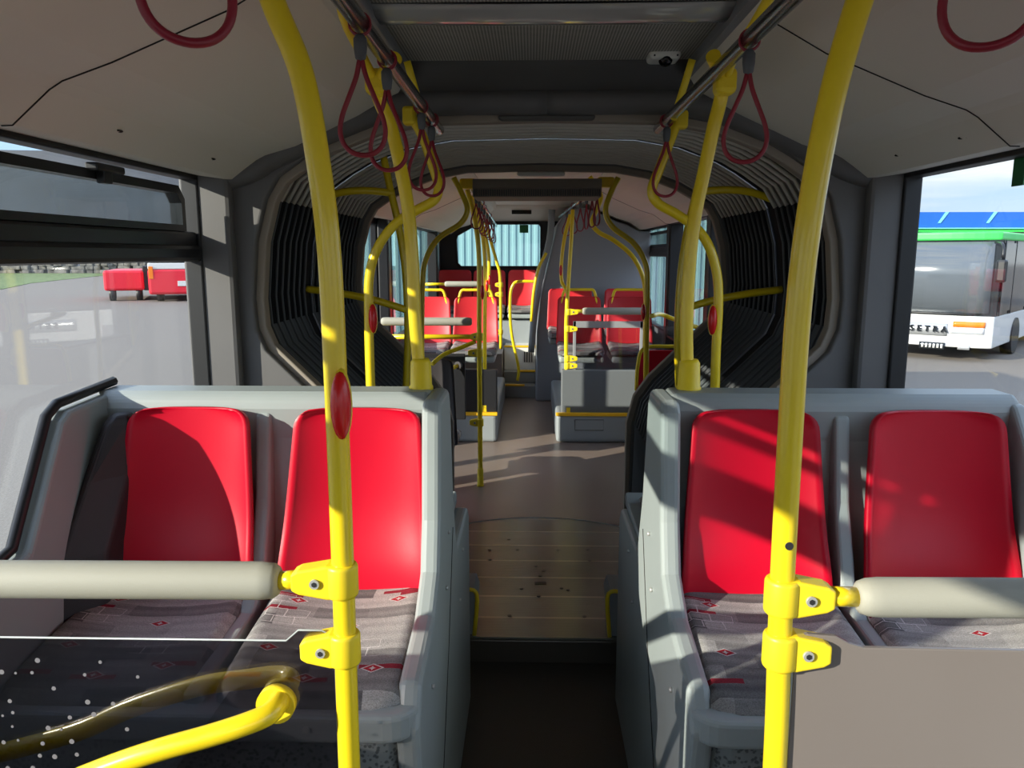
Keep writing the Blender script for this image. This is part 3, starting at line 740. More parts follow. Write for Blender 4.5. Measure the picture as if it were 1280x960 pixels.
# left glass partition with printed dots and the slanted handle
gp = thing('glass_partition', 'dark tinted glass partition with white dots and a slanted yellow handle', 'partition', (-.8, 1.1, .25))
poly = [(-1.21, .25), (-.352, .25), (-.352, 1.085), (-.358, 1.098), (-.372, 1.106), (-.408, 1.106), (-.428, 1.088), (-1.21, 1.088)]
MB().prism([(a+.8, b-.25) for a, b in poly], 1, -.003, .003).build('pane', 'partition_glass', gp)
ed = [(-1.21, 1.088), (-.428, 1.088), (-.408, 1.106), (-.372, 1.106), (-.358, 1.098), (-.353, 1.085), (-.353, .25)]
MB().tube([(a+.8, 0, b-.25) for a, b in ed], .0019, 6).build('pane_edge', 'glass_edge', gp)
dots = MB(); k = 0
for i in range(24):
    for j in range(20):
        x = -.93+i*.021+(j % 2)*.0105; z = 1.052-j*.0235
        if random.random() > .66-.048*i*(1 if j < 14 else .75): continue
        x += random.uniform(-.004, .004); z += random.uniform(-.004, .004)
        r = random.choice([.0028, .0035, .0042, .0022])
        dots.cyl((x+.8, -.0032, z-.25), (x+.8, -.0040, z-.25), r, 10)
dots.build('dot_print', 'dot_white', gp).__setitem__('kind', 'stuff')
MB().cyl((-.445+.8, -.003, .988-.25), (-.445+.8, -.018, .988-.25), .030, 28).build('mounting_disc', 'yellow_cast', gp)
hp_ = [(-0.44, 1.09, 0.997), (-0.437, 1.065, 0.999), (-0.445, 1.045, 0.997), (-0.474, 1.03, 0.991), (-0.525, 1.02, 0.978), (-0.593, 1.01, 0.962), (-0.664, 1.005, 0.938), (-0.747, 1.0, 0.904), (-0.836, 1.0, 0.862), (-1.001, 1.0, 0.812)]
hp_ = [(a+.8, b-1.1, c-.25) for a, b, c in hp_]
MB().tube(smooth_path(hp_, 5), .0165, 16).build('handle', 'yellow', gp)
# right partition, a bright reflection on its glass painted as opaque taupe
rp_ = thing('panel_partition', 'partition panel with a glass reflection painted as taupe, clamped to the nearest right pole', 'partition', (.8, 1.03, .25))
poly = [(.326, .25), (1.21, .25), (1.21, 1.122), (.425, 1.128), (.405, 1.134), (.385, 1.145), (.345, 1.148), (.334, 1.144), (.328, 1.132)]
MB().prism([(a-.8, b-.25) for a, b in poly], 1, -.004, .004).build('panel', 'taupe', rp_, bevel=.0015)
MB().tube([(-.474, 0, 0), (-.474, 0, .885)], .0035, 8).build('edge_trim', 'glass_edge', rp_)

# chrome rails with their straps
def strap(name, p, lab, group, L=.235, wd=.046, rw=.0062, rt=.0052, tilt=0):
    # p = underside of the rail
    t = thing(name, lab, 'hanging strap', p, tilt, group)
    rb = [(.024*math.sin(a), .0, .018+.024*math.cos(a)) for a in [2*math.pi*k/20 for k in range(20)]]
    MB().tube(rb, rt, 8, closed=True, ra=.010, up=(0, 0, 1)).build('rail_band', 'strap_red', t) if False else None
    band = MB(); band.tube([(.0215*math.sin(a), 0, .0175+.0215*math.cos(a)) for a in [2*math.pi*k/20 for k in range(20)]], .0022, 8, closed=True, up=(0, 1, 0), ra=.0022)
    band.build('rail_band', 'strap_red', t)
    band2 = MB().tube([(.0215*math.sin(a), .011, .0175+.0215*math.cos(a)) for a in [2*math.pi*k/20 for k in range(20)]], .0022, 8, closed=True).build('rail_band', 'strap_red', t)
    prof = [(0, -.002), (.6, -.004), (1.0, -.012), (1.0, -.030), (.78, -.050), (.35, -.056), (0, -.057)]
    cl = MB(); cl.tube([(0, 0, z) for q, z in prof], [max(.001, .0135*q) for q, z in prof], 12, ra=None); cl.build('clip', 'clip_grey', t)
    half = [(0.002, -.05), (.010, -.085), (.026, -.125), (.040, -.160), (.0455, -.190), (.040, -.215), (.024, -.232), (0, -.238)]
    pts = [(x, 0, z) for x, z in half] + [(-x, 0, z) for x, z in half[-2:0:-1]] + [(-.002, 0, -.05)]
    MB().tube(smooth_path(pts, 4), rw, 10, up=(0, 1, 0), ra=rt).build('loop', 'strap_red', t)
    return t
rails = {}
def rail(name, pts, r, lab):
    t = thing(name, lab, 'handrail', pts[0]); MB().tube(local(pts, pts[0]), r, 18).build('tube', 'chrome', t); return t
rail('ceiling_rail', [(-.375, -1.5, 2.11), (-.375, 2.80, 2.11)], .0175, 'polished chrome rail under the near ceiling on the left')
rail('ceiling_rail', [(.39, -1.5, 2.11), (.39, 2.80, 2.11)], .0175, 'polished chrome rail under the near ceiling on the right')
G = None
s0 = strap('hanging_strap', (-.375, 1.58, 2.092), 'red loop strap hanging from the left chrome rail, front of the row of four', G)
def cstrap(p, lab, rz=0, tilt=0, sc=.94, group=None):
    c = copy_tree(s0); c.location = p; c.rotation_euler = (tilt, 0, rz); c.scale = (sc, sc, sc); c['label'] = lab
    if group: c['group'] = group
    return c
s0.rotation_euler = (0, 0, R(10)); s0.location.y = 1.53; s0.scale = (.94, .94, .94)
cstrap((-.375, 1.80, 2.092), 'red loop strap second along the left chrome rail', R(-8))
cstrap((-.375, 2.35, 2.092), 'red loop strap third along the left chrome rail', R(25), 0)
cstrap((-.375, 2.58, 2.092), 'red loop strap at the far end of the left chrome rail', R(-20))
cstrap((.39, 1.66, 2.092), 'red loop strap hanging near the front of the right chrome rail', R(-14))
cstrap((.39, 2.62, 2.092), 'red loop strap at the far end of the right chrome rail', R(14))
cstrap((-.375, .765, 2.092), 'large looking red strap loop at the top left, closest to the camera', R(30), sc=.90)
cstrap((.39, .80, 2.092), 'large looking red strap loop at the top right, closest to the camera', R(-30), sc=.90)
# the poles behind the seat backs
def socket(parent, h=.085, r=.030):
    MB().tube([(0, 0, 0), (0, 0, .008), (0, 0, .012), (0, 0, h-.01), (0, 0, h)], [r*1.1, r*1.1, r, r*.92, r*.7], 20).build('socket_foot', 'yellow_cast', parent)
PC = [(-.375, 1.92, 2.14), (-0.439, 2.02, 2.088), (-0.412, 2.05, 2.0), (-0.39, 2.05, 1.9), (-0.373, 2.05, 1.795), (-0.364, 2.05, 1.654), (-0.361, 2.05, 1.506), (-.348, 2.05, 1.318)]
t = pole('grab_pole', PC, .0175, 'yellow pole rising from the top of the left double seat to the chrome rail'); socket(t)
b = Vector(PC[-1])
q = Vector((-0.438, 2.0, 2.101))-b; MB().box(q, (.05, .06, .06), .012).build('joint', 'yellow_cast', t)
MB().tube(smooth_path([q, q+Vector((-.012, -.10, .04)), Vector((-0.415, 1.62, 2.117))-b+Vector((-.01, 0, .03)), Vector((-.43, 1.58, 2.24))-b], 4), .011, 10).build('ceiling_bracket', 'yellow_cast', t)
PD = [(.375, 1.92, 2.14), (0.423, 2.02, 2.091), (0.41, 2.04, 1.995), (0.393, 2.05, 1.888), (0.373, 2.05, 1.767), (0.364, 2.05, 1.634), (0.364, 2.05, 1.465), (.375, 2.05, 1.318)]
t = pole('grab_pole', PD, .0175, 'yellow pole rising from the top of the right double seat to the chrome rail'); socket(t)
b = Vector(PD[-1])
q = Vector((0.424, 2.0, 2.097))-b; MB().box(q, (.05, .06, .06), .012).build('joint', 'yellow_cast', t)
MB().tube(smooth_path([q, q+Vector((-.0, -.10, .05)), Vector((.42, 1.75, 2.16))-b, Vector((.445, 1.58, 2.24))-b], 4), .011, 10).build('ceiling_bracket', 'yellow_cast', t)
# bowed poles at the portal with stop buttons
PE = [(-0.46, 2.66, 2.146), (-0.416, 2.66, 2.069), (-0.385, 2.66, 1.978), (-0.365, 2.66, 1.908), (-0.379, 2.66, 1.861), (-0.442, 2.66, 1.826), (-0.514, 2.66, 1.781), (-0.574, 2.66, 1.706), (-0.608, 2.66, 1.606), (-0.615, 2.66, 1.454), (-0.616, 2.66, 1.256), (-0.614, 2.66, 1.127)]
t = pole('bowed_pole', PE, .0165, 'bowed yellow pole with a red stop button behind the left double seat')
b = Vector(PE[-1]); MB().box(Vector((-0.457, 2.66, 2.133))-b, (.045, .045, .06), .01).build('joint', 'yellow_cast', t)
button(t, Vector((-0.592, 2.63, 1.462))-b, 1.0)
PF = [(0.433, 2.66, 2.122), (0.405, 2.66, 2.041), (0.375, 2.66, 1.958), (0.353, 2.66, 1.891), (0.374, 2.66, 1.849), (0.439, 2.66, 1.812), (0.505, 2.66, 1.767), (0.551, 2.66, 1.706), (0.582, 2.66, 1.614), (0.592, 2.66, 1.511), (0.591, 2.66, 1.345), (0.595, 2.66, 1.133)]
t = pole('bowed_pole', PF, .0165, 'bowed yellow pole with a red stop button behind the right double seat')
b = Vector(PF[-1]); MB().box(Vector((0.441, 2.66, 2.117))-b, (.045, .045, .06), .01).build('joint', 'yellow_cast', t)
button(t, Vector((0.565, 2.63, 1.459))-b, 1.0)
for a_, side in (((-0.358, 2.3, 2.231), -1), ((0.413, 2.3, 2.192), 1)): pass
for s in (-1, 1):
    MB_ = MB().tube(smooth_path([(s*.39, 2.50, 2.095), (s*.40, 2.45, 2.15), (s*.425, 2.42, 2.25)], 4), .011, 10)
    tag(MB_.build('rail_bracket', 'yellow_cast'), 'short yellow bracket holding the far end of the %s chrome rail' % ('left' if s < 0 else 'right'), 'bracket')
# hand hoops in the bellows
for s, nm in ((-1, 'left'), (1, 'right')):
    y = 3.47
    main = [(s*.70, y, 2.10), (s*.675, y, 1.97), (s*.64, y, 1.80), (s*.615, y, 1.60), (s*.61, y, 1.35), (s*.62, y, 1.15), (s*.63, y, 1.02)]
    t = thing('bellows_handrail', 'yellow handrail with two arms inside the %s half of the bellows' % nm, 'handrail', main[-1]); b = Vector(main[-1])
    MB().tube(smooth_path(local(main, b), 6), .0165, 14).build('tube', 'yellow', t)
    MB().tube(smooth_path(local([(s*.655, y, 1.945), (s*.78, y-.02, 1.955), (s*.90, y-.02, 1.945), (s*1.045, y, 1.90)], b), 6), .0165, 12).build('arm', 'yellow', t)
    MB().tube(smooth_path(local([(s*.61, y, 1.43), (s*.75, y-.02, 1.475), (s*.90, y-.02, 1.505), (s*1.07, y, 1.525)], b), 6), .0165, 12).build('arm', 'yellow', t)

# dome camera on the ceiling
dc = thing('dome_camera', 'small white security camera with a black dome on the dark ceiling edge', 'camera', (0.359, 2.545, 2.285))
MB().box((0, 0, .004), (.098, .09, .034), .014, seg=3).build('housing', 'white_plastic', dc)
MB().ball((.004, -.018, -.010), (.044, .052, .044), 18).build('dome', 'black_gloss', dc)
for q in (-.034, .036): MB().cyl((q, -.045, -.004), (q, -.047, -.004), .003, 8).build('screw', 'bolt_dark', dc)

# ------------------------------------------------------------------ rear half
# heating box under the ceiling
hb = thing('ceiling_vent_unit', 'dark ribbed ventilation box under the ceiling past the bellows', 'vent', (0, 4.5, 2.0))
MB().prism([(-.02, .0), (-.04, .05), (-.03, .10), (.30, .12), (.33, .0)], 0, -.385, .345).build('casing', 'lip', hb, bevel=.004)
g = MB()
for i in range(56): g.span((-.375+i*.0128, -.050, .004), (-.369+i*.0128, -.030, .040))
o = g.build('grille', 'frame_grey', hb)
struct(MB().span((-.46, 4.46, 2.25), (.46, 9.3, 2.27)).build('ceiling', 'cream'))
struct(MB().strip([(9.2, 2.25), (9.5, 2.22), (9.9, 2.10), (9.96, 2.09)], 0, -1.1, 1.1, .02, True).build('ceiling', 'cream'))
tag(MB().box(((-0.172, 9.55, 2.184)), (.24, .02, .05), .004).build('display', 'black_gloss'), 'small black display in the header above the rear window', 'display')
tag(MB().box(((-0.146, 9.93, 1.996)), (.11, .006, .10), .002).build('exit_sticker', 'sign_green'), 'small green sticker at the top of the rear window', 'sticker')
rail('ceiling_rail', [(-.40, 4.75, 2.06), (-.455, 9.0, 2.00)], .015, 'thin rail under the rear ceiling on the left')
rail('ceiling_rail', [(.375, 4.75, 2.10), (.27, 9.0, 2.10)], .015, 'thin rail under the rear ceiling on the right')
for i, y in enumerate((5.0, 5.35, 5.7, 6.1, 6.6, 7.1, 7.6, 8.2)):
    cstrap((-.40-.013*(y-4.75), y, 2.045-.014*(y-4.75)), 'small red loop strap in the cluster on the left rear rail', R(random.uniform(-70, 70)), sc=.85, group='straps on the left rear rail')
for i, y in enumerate((5.0, 5.3, 5.7, 6.2, 6.9, 7.7)):
    cstrap((.37-.025*(y-4.75), y, 2.085), 'small red loop strap in the cluster on the right rear rail', R(random.uniform(-70, 70)), sc=.95, group='straps on the right rear rail')

# engine tower at the rear right
tw = thing('engine_tower', 'tall pale grey engine tower with a rounded top in the rear right corner', 'tower', (.6, 8.2, .104))
poly = [(1.21, 0), (.0, 0), (.01, .75), (.05, 1.15), (.14, 1.55), (.22, 1.88), (.32, 2.03), (.46, 2.06), (.63, 2.01), (.85, 1.91), (.95, 1.88), (1.07, 1.815), (1.20, 1.81)]
MB().prism([(a-.6, b) for a, b in poly], 1, 0, 1.7).build('panel', 'tower_grey', tw, bevel=.02)
e_ = [(0.161, 8.17, 2.135), (0.139, 8.17, 1.825), (0.049, 8.17, 1.453), (-0.016, 8.17, 1.032), (-0.048, 8.17, 0.646)]
MB().tube(smooth_path(local(e_, (.6, 8.2, .104)), 4), .035, 12).build('edge_moulding', 'box_grey', tw)
g_ = [(0.103, 8.0, 1.693), (0.022, 8.0, 1.531), (-0.026, 8.0, 1.285), (-0.05, 8.0, 0.987)]
MB().tube(smooth_path(local(g_, (.6, 8.2, .104)), 5), .016, 10).build('grab_handle', 'yellow', tw)

# seat boxes
def seatbox(s, x0, x1, y0, y1, lab):
    t = thing('seat_plinth', lab, 'plinth', ((x0+x1)/2, y0, .104)); c = ((x0+x1)/2, y0, .104)
    MB().span((x0-c[0], 0, 0), (x1-c[0], y1-y0, .245), .03, seg=3).build('box', 'box_grey', t)
    MB().span((x0-c[0]-.004, -.008, .232), (x1-c[0]+.004, .03, .258), .004).build('edge_strip', 'edge_yellow', t)
    MB().span((x0-c[0]+.04, .03, .245), (x1-c[0], .10, .62), .01).build('upstand', 'tower_dark' if s > 0 else 'dark_panel', t)
    if s > 0:
        MB().tube([(-.36, -.001, .20), (-.36, -.001, .11), (-.12, -.001, .11), (-.12, -.001, .20), (-.36, -.001, .20)], .002, 6).build('hatch', 'seam_dark', t)
    return t
seatbox(1, .165, 1.20, 6.34, 8.15, 'grey seat plinth with a yellow edge on the right of the rear aisle')
seatbox(-1, -1.20, -.335, 6.34, 8.35, 'grey seat plinth with a yellow edge on the left of the rear aisle')

def rear_seat(lab, loc, w, zt, handle=True, group=None, cushion_on=True):
    t = thing('passenger_seat', lab, 'seat', loc, group=group)
    H = zt-loc[2]
    back_pad(0, 0, w*.93, w, .02, -.03, H, .02, 'red_far').build('backrest', None, t)
    MB().span((-w*.44, .085, .05), (w*.44, .115, H-.04), .012).build('back_shell', 'bolster_black', t)
    if cushion_on:
        o = cushion(w*.96, w*.94, .42, .06).build('seat_cushion', None, t); o.location = (0, -.24, .03)
        MB().span((-w*.46, -.42, -.10), (w*.46, .05, -.04), .02).build('seat_pan', 'shell_grey', t)
    if handle:
        a = w*.43
        MB().tube(smooth_path([(-a, .03, H-.14), (-a*.86, .03, H-.02), (-a*.72, .03, H+.055), (-a*.4, .03, H+.062), (a*.4, .03, H+.062), (a*.72, .03, H+.055), (a*.86, .03, H-.02), (a, .03, H-.14)], 4), .013, 10).build('grab_handle', 'yellow_cast', t)
    return t
rear_seat('red seat left of the rear aisle, window place', (-.985, 7.0, .85), .42, 1.295)
rear_seat('red seat left of the rear aisle, place next to the aisle', (-.555, 7.0, .85), .42, 1.295)
rear_seat('red seat behind the framed partition, place next to the aisle', (.385, 7.0, .85), .42, 1.30)
rear_seat('red seat behind the framed partition, window place', (.84, 7.0, .85), .42, 1.30)
rear_seat('red seat half hidden beside the engine tower', (.35, 7.95, .90), .48, 1.33, handle=False)
rear_seat('red seat in the far right corner by the window', (.92, 7.95, .90), .46, 1.33, handle=False)
rear_seat('red back row seat at the far left of the rear bench', (-1.0, 9.6, 1.02), .44, 1.485, handle=False)
rear_seat('red back row seat in the middle of the rear bench', (-.57, 9.6, 1.02), .42, 1.485, handle=False)
rear_seat('red back row seat beside the engine tower', (-.155, 9.6, 1.02), .385, 1.485, handle=False)
# steps up to the back row
st = thing('rear_steps', 'grey steps with yellow edges and a vent, leading to the back row', 'steps', (-.2, 8.4, .104)); c = Vector((-.2, 8.4, .104))
def sp_(a, b, nm, m, bev=.004): MB().span(Vector(a)-c, Vector(b)-c, bev).build(nm, m, st)
sp_((-.36, 8.40, .104), (-.0, 9.9, .235), 'tread', 'step_grey'); sp_((-.36, 8.39, .235), (-.12, 8.43, .255), 'edge_strip', 'edge_yellow')
sp_((-.36, 8.62, .235), (-.0, 9.9, .36), 'tread', 'step_grey'); sp_((-.20, 8.61, .36), (-.0, 8.66, .38), 'edge_strip', 'edge_yellow')
sp_((-.36, 8.80, .36), (-.0, 9.9, .62), 'tread', 'white_plastic'); sp_((-.36, 8.79, .62), (-.0, 8.84, .64), 'edge_strip', 'edge_yellow')
for i in range(4):
    sp_((-.13+i*.028, 8.785, .45), (-.118+i*.028, 8.801, .57), 'slot', 'seam_dark', .001)
sp_((-1.2, 9.25, .3), (.0, 9.9, .90), 'bench_front', 'box_grey')
# raised floor under the left rear seats
struct(MB().span((-WX, 8.36, .104), (-.37, 9.9, .6)).build('floor', 'floor_brown'))

# partition with printed glass and the grey bar
pp = thing('framed_partition', 'pale framed glass partition in front of the right rear seats', 'partition', (.75, 6.4, .62))
MB().span((-.44, -.004, 0), (.12, .004, .50)).build('pane', 'poster_glass', pp)
for a, b in (((-.45, -.008, .455), (.13, .008, .51)), ((-.45, -.008, 0), (-.425, .008, .51)), ((.105, -.008, 0), (.13, .008, .51)), ((-.45, -.008, -.01), (.13, .008, .015))):
    MB().span(a, b, .003).build('frame', 'silver', pp)
p2 = thing('window_partition', 'clear partition pane between the framed partition and the window', 'partition', (1.05, 6.4, .62))
MB().span((-.13, -.004, 0), (.15, .004, .47)).build('pane', 'poster_glass', p2)
padbar('padded_rail', (0.375, 6.4, 1.213), (0.891, 6.4, 1.214), .030, 'grey padded bar above the framed partition', (0.295, 6.4, 1.212), 'pad_grey')
padbar('padded_rail', (-1.05, 5.1, 1.237), (-0.444, 5.1, 1.237), .028, 'grey padded bar in front of the left rear red seats', None, 'pad_grey')
padbar('padded_rail', (-0.98, 8.3, 1.363), (-0.601, 8.3, 1.363), .030, 'grey padded bar in front of the back row', (-1.21, 8.3, 1.36), 'pad_grey')

# rear poles
def cl(t, b, px, py, y, d, ln=.09):
    p = Vector(AT(px, py, y)) if False else None
PG = [(-0.467, 5.1, 2.091), (-0.417, 5.1, 1.884), (-0.393, 5.1, 1.642), (-0.396, 5.1, 1.141), (-0.395, 5.1, 0.596), (-.395, 5.1, .104)]
t = pole('grab_pole', PG, .0165, 'tall yellow pole standing on the brown floor left of the rear aisle'); socket(t, .13, .022); b = Vector(PG[-1])
clamp(t, Vector((-0.396, 5.1, 1.136))-b, -1, .06); clamp(t, Vector((-0.397, 5.1, 1.028))-b, -1, .075); clamp(t, Vector((-0.395, 5.1, 0.551))-b, -1, .07)
button(t, Vector((-0.371, 5.07, 1.434))-b, .95)
PG2 = [(-0.542, 6.4, 2.146), (-0.471, 6.4, 1.923), (-0.434, 6.4, 1.632), (-0.438, 6.4, 1.004), (-0.442, 6.4, 0.264)]
t = pole('grab_pole', PG2, .0165, 'yellow pole bolted to the left seat plinth, just right of the floor-standing pole'); b = Vector(PG2[-1])
MB().span((-.022, -.03, -.02), (.022, .0, .16), .006).build('foot_plate', 'yellow_cast', t); button(t, Vector((-0.414, 6.37, 1.424))-b, .95)
PG3 = [(-0.574, 7.1, 2.175), (-0.489, 7.1, 1.914), (-0.439, 7.1, 1.663), (-0.441, 7.1, 1.373), (-0.404, 7.1, 1.256), (-0.397, 7.1, 1.197)]
t = pole('grab_pole', PG3, .0165, 'yellow pole ending at the aisle-side red seat on the rear left'); button(t, Vector((-0.431, 7.07, 1.447))-Vector(PG3[-1]), .95)
PG4 = [(-0.531, 8.2, 2.007), (-0.482, 8.2, 1.826), (-0.415, 8.2, 1.594), (-0.382, 8.2, 1.451), (-0.374, 8.2, 1.071), (-0.375, 8.2, 0.676)]
t = pole('grab_pole', PG4, .0165, 'slender yellow pole in front of the rear window, beside the steps'); b = Vector(PG4[-1])
for yy in (356, 368, 415): clamp(t, Vector(AT(626,yy,8.2) if yy == 0 else {356: (-0.374, 8.2, 1.359), 368: (-0.374, 8.2, 1.258), 415: (-0.375, 8.2, 0.857)}[yy])-b, -1, .06)
PH = [(0.009, 8.35, 1.388), (-0.189, 8.35, 1.388), (-0.25, 8.35, 1.345), (-0.276, 8.35, 1.233), (-0.276, 8.35, 0.973), (-0.25, 8.35, 0.755), (-0.188, 8.35, 0.455), (-0.197, 8.35, 0.303)]
pole('hoop_handrail', PH, .0165, 'yellow hoop handrail rising from the rear steps', cat='handrail', n=4)
PI_ = [(0.284, 6.4, 2.037), (0.275, 6.4, 1.794), (0.259, 6.4, 1.502), (0.243, 6.4, 1.139), (0.248, 6.4, 0.736), (0.266, 6.4, 0.323), (0.267, 6.4, 0.268)]
t = pole('grab_pole', PI_, .0165, 'yellow pole with many clamps at the corner of the right rear plinth'); b = Vector(PI_[-1])
for pp_ in ((0.256, 6.4, 1.206), (0.251, 6.4, 1.066), (0.254, 6.4, 0.817), (0.254, 6.4, 0.756), (0.255, 6.4, 0.674), (0.257, 6.4, 0.524)): clamp(t, Vector(pp_)-b, 1, .085)
MB().span((-.022, -.03, -.03), (.022, .0, .14), .006).build('foot_plate', 'yellow_cast', t)
PJ = [(0.268, 6.45, 2.001), (0.224, 6.45, 1.821), (0.2, 6.45, 1.632), (0.202, 6.45, 1.468), (0.228, 6.42, 1.403), (0.247, 6.4, 1.364)]
t = pole('grab_pole', PJ, .0155, 'short yellow pole with a red stop button joining the corner pole'); button(t, Vector((0.193, 6.42, 1.547))-Vector(PJ[-1]), .9)
# bowed poles at the far portal
PK = [(-0.5, 4.55, 2.114), (-0.459, 4.55, 2.034), (-0.423, 4.55, 1.934), (-0.466, 4.55, 1.853), (-0.593, 4.55, 1.77), (-0.671, 4.55, 1.646), (-0.692, 4.55, 1.501), (-0.701, 4.55, 1.294), (-0.705, 4.55, 1.102), (-0.713, 4.55, 0.711)]
pole('bowed_pole', PK, .0165, 'bowed yellow pole at the far portal on the left, in shade')
PL = [(0.446, 4.55, 2.112), (0.407, 4.55, 2.032), (0.377, 4.55, 1.924), (0.42, 4.55, 1.834), (0.543, 4.55, 1.742), (0.616, 4.55, 1.623), (0.629, 4.55, 1.484), (0.633, 4.55, 1.202), (0.642, 4.55, 0.718)]
t = pole('bowed_pole', PL, .0165, 'bowed yellow pole with a red stop button at the far portal on the right'); button(t, Vector((0.605, 4.52, 1.346))-Vector(PL[-1]), .95)
PM = [(.36, 5.6, 2.22), (0.439, 5.6, 2.091), (0.413, 5.6, 1.992), (0.38, 5.6, 1.903), (0.427, 5.6, 1.836), (0.542, 5.6, 1.774), (0.671, 5.6, 1.667), (0.749, 5.6, 1.525), (0.777, 5.6, 1.353), (0.782, 5.6, 0.974), (.80, 5.6, .5), (.80, 5.6, .104)]
pole('bowed_pole', PM, .0165, 'second bowed yellow pole on the right, just beyond the far portal')
for s in (-1, 1):
    c_ = Vector((-0.429, 4.7, 2.092) if s < 0 else (0.388, 4.7, 2.099))
    tag(MB().box(c_, (.10, .06, .06), .012).build('rail_joint', 'yellow_cast'), 'yellow cast joint beside the %s end of the ventilation box' % ('left' if s < 0 else 'right'), 'joint')
# yellow rails at the left rear
t = thing('barrier_rail', 'horizontal yellow bar with slanted stays below the grey pad on the rear left', 'handrail', (-0.927, 5.1, 1.134)); b = Vector((-0.927, 5.1, 1.134))
MB().tube([(-.25, 0, 0), Vector((-0.412, 5.1, 1.136))-b], .0165, 12).build('tube', 'yellow', t)
MB().tube(smooth_path([Vector((-0.423, 5.1, 1.103))-b, Vector((-0.521, 5.05, 1.066))-b, Vector((-0.62, 4.98, 1.032))-b, Vector((-0.689, 4.9, 0.98))-b], 4), .0145, 12).build('stay', 'yellow', t)
t = thing('slanted_handle', 'small slanted yellow handle on the dark partition below the barrier bar', 'handle', (-0.572, 5.4, 0.898)); b = Vector((-0.572, 5.4, 0.898))
MB().tube([(0, 0, 0), Vector((-0.675, 5.3, 0.855))-b], .0145, 12).build('tube', 'yellow', t)
MB().cyl((0.01, .012, 0), (-.0, -.004, 0), .03, 14).build('disc', 'bolster_black', t)
tag(MB().span((-1.2, 5.42, .50), (-.52, 5.44, .98), .006).build('dark_partition', 'dark_panel'), 'dark low partition below the barrier bar on the rear left', 'partition')
t = thing('window_rail', 'yellow handrail running to the window beside the far portal on the right', 'handrail', (0.732, 5.0, 1.285)); b = Vector((0.732, 5.0, 1.285))
MB().tube(smooth_path([(0, 0, 0), Vector((0.839, 5.3, 1.272))-b, Vector((0.944, 5.3, 1.234))-b, Vector((1.19, 5.3, 1.15))-b], 4), .0155, 12).build('tube', 'yellow', t)
# sticker on the right window
gs = (1.24, 2.132, 1.901)
tag(MB().box(gs, (.004, .05, .085), .001).build('window_sticker', 'sign_green'), 'dark green sticker on the right window near its top edge', 'sticker')
# fold seats beyond the far portal
def side_seat(lab, loc, s):
    t = thing('fold_seat', lab, 'seat', loc)
    H = .56
    mb = back_pad(0, 0, .36, .42, .03, .0, H, 0, 'red_plastic'); mb.build('backrest', None, t)
    o = cushion(.40, .40, .36, .05).build('seat_cushion', None, t); o.rotation_euler = (0, 0, math.pi); o.location = (0, .22, .03)
    MB().tube(smooth_path([(-.19, .02, .30), (-.185, .02, .46), (-.15, .02, .575), (0, .02, .59), (.15, .02, .575), (.185, .02, .46), (.19, .02, .30)], 5), .012, 10).build('grab_handle', 'yellow_cast', t)
    MB().span((-.17, .02, -.07), (.17, .36, -.02), .01).build('seat_pan', 'bolster_black', t)
    MB().span((-.03 if s > 0 else -.15, .06, -.42), (.15 if s > 0 else .03, .16, -.05), .01).build('pedestal', 'bolster_black', t)
    return t
side_seat('dark red seat seen from behind at the far portal on the right', (.83, 4.95, .50), 1)
ls_ = side_seat('black backed seat with a pale cushion end at the far portal on the left', (-.74, 4.95, .44), -1)
for ch in ls_.children:
    if ch.name.startswith('backrest'): ch.data = ch.data.copy(); ch.data.materials.clear(); ch.data.materials.append(M['bolster_black'])
    if ch.name.startswith('grab_handle'): bpy.data.objects.remove(ch)

# doors and black pillars of the rear half
dn = 0
for s, ys in ((-1, (4.56, 5.97, 7.38, 9.1)), (1, (5.30, 6.88, 8.75))):
    for y in ys:
        dn += 1
        struct(MB().span((s*1.225, y-.055, .104), (s*1.14, y+.055, 1.96), .012).build('trim_%d' % (10+dn), 'black_metal'))

# ------------------------------------------------------------------ outside
GZ = -.6
struct(MB().span((-150, -60, GZ-.2), (150, 150, GZ)).build('ground', 'asphalt'))
tag(MB().prism([(-130, 91), (-48, 91), (-44, 75), (-39.5, 60), (-34.6, 49.5), (-33, 44), (-60, 30), (-130, 30)], 2, GZ-.02, GZ+.03).build('grass', 'grass'), 'strip of grass at the edge of the yard beyond the left window', 'grass', kind='stuff')
mb = MB()
for i in range(110):
    for j in range(3):
        mb.box((-110+i*.95+random.uniform(-.2, .2), 92+random.uniform(-.3, .3), GZ+.2+j*.45), (1.0*random.uniform(.7, 1), .8, .45), .08)
tag(mb.build('stone_wall', 'stone'), 'low rough stone wall behind the grass', 'wall')
# dark hall on the left
dh = thing('hall_building', 'large dark blue-grey hall beyond the left window', 'building', (-55, 100, GZ))
MB().prism([(-60, 0), (34, 0), (34, 14.6), (-60, 16.2)], 1, 0, 12).build('wall', 'hall_blue', dh)
# corrugated hall behind the bus
ch_ = thing('corrugated_hall', 'pale teal corrugated metal hall behind the rear window', 'building', (0, 19.0, GZ))
g = MB(); x = -6.0; prof = []
while x < 5.0:
    prof += [(x, 0), (x+.08, 0), (x+.10, .03), (x+.16, .03)]; x += .18
poly = prof + [(5.1, .4), (-6.0, .4)]
# corrugation faces the bus
g.prism([(a, .05-b if i < len(prof) else .4) for i, (a, b) in enumerate(poly)], 2, 0, 5.5).build('cladding', 'teal_metal', ch_)
MB().span((-6.0, -.05, 5.5), (5.1, .5, 5.7)).build('eaves', 'beam', ch_)

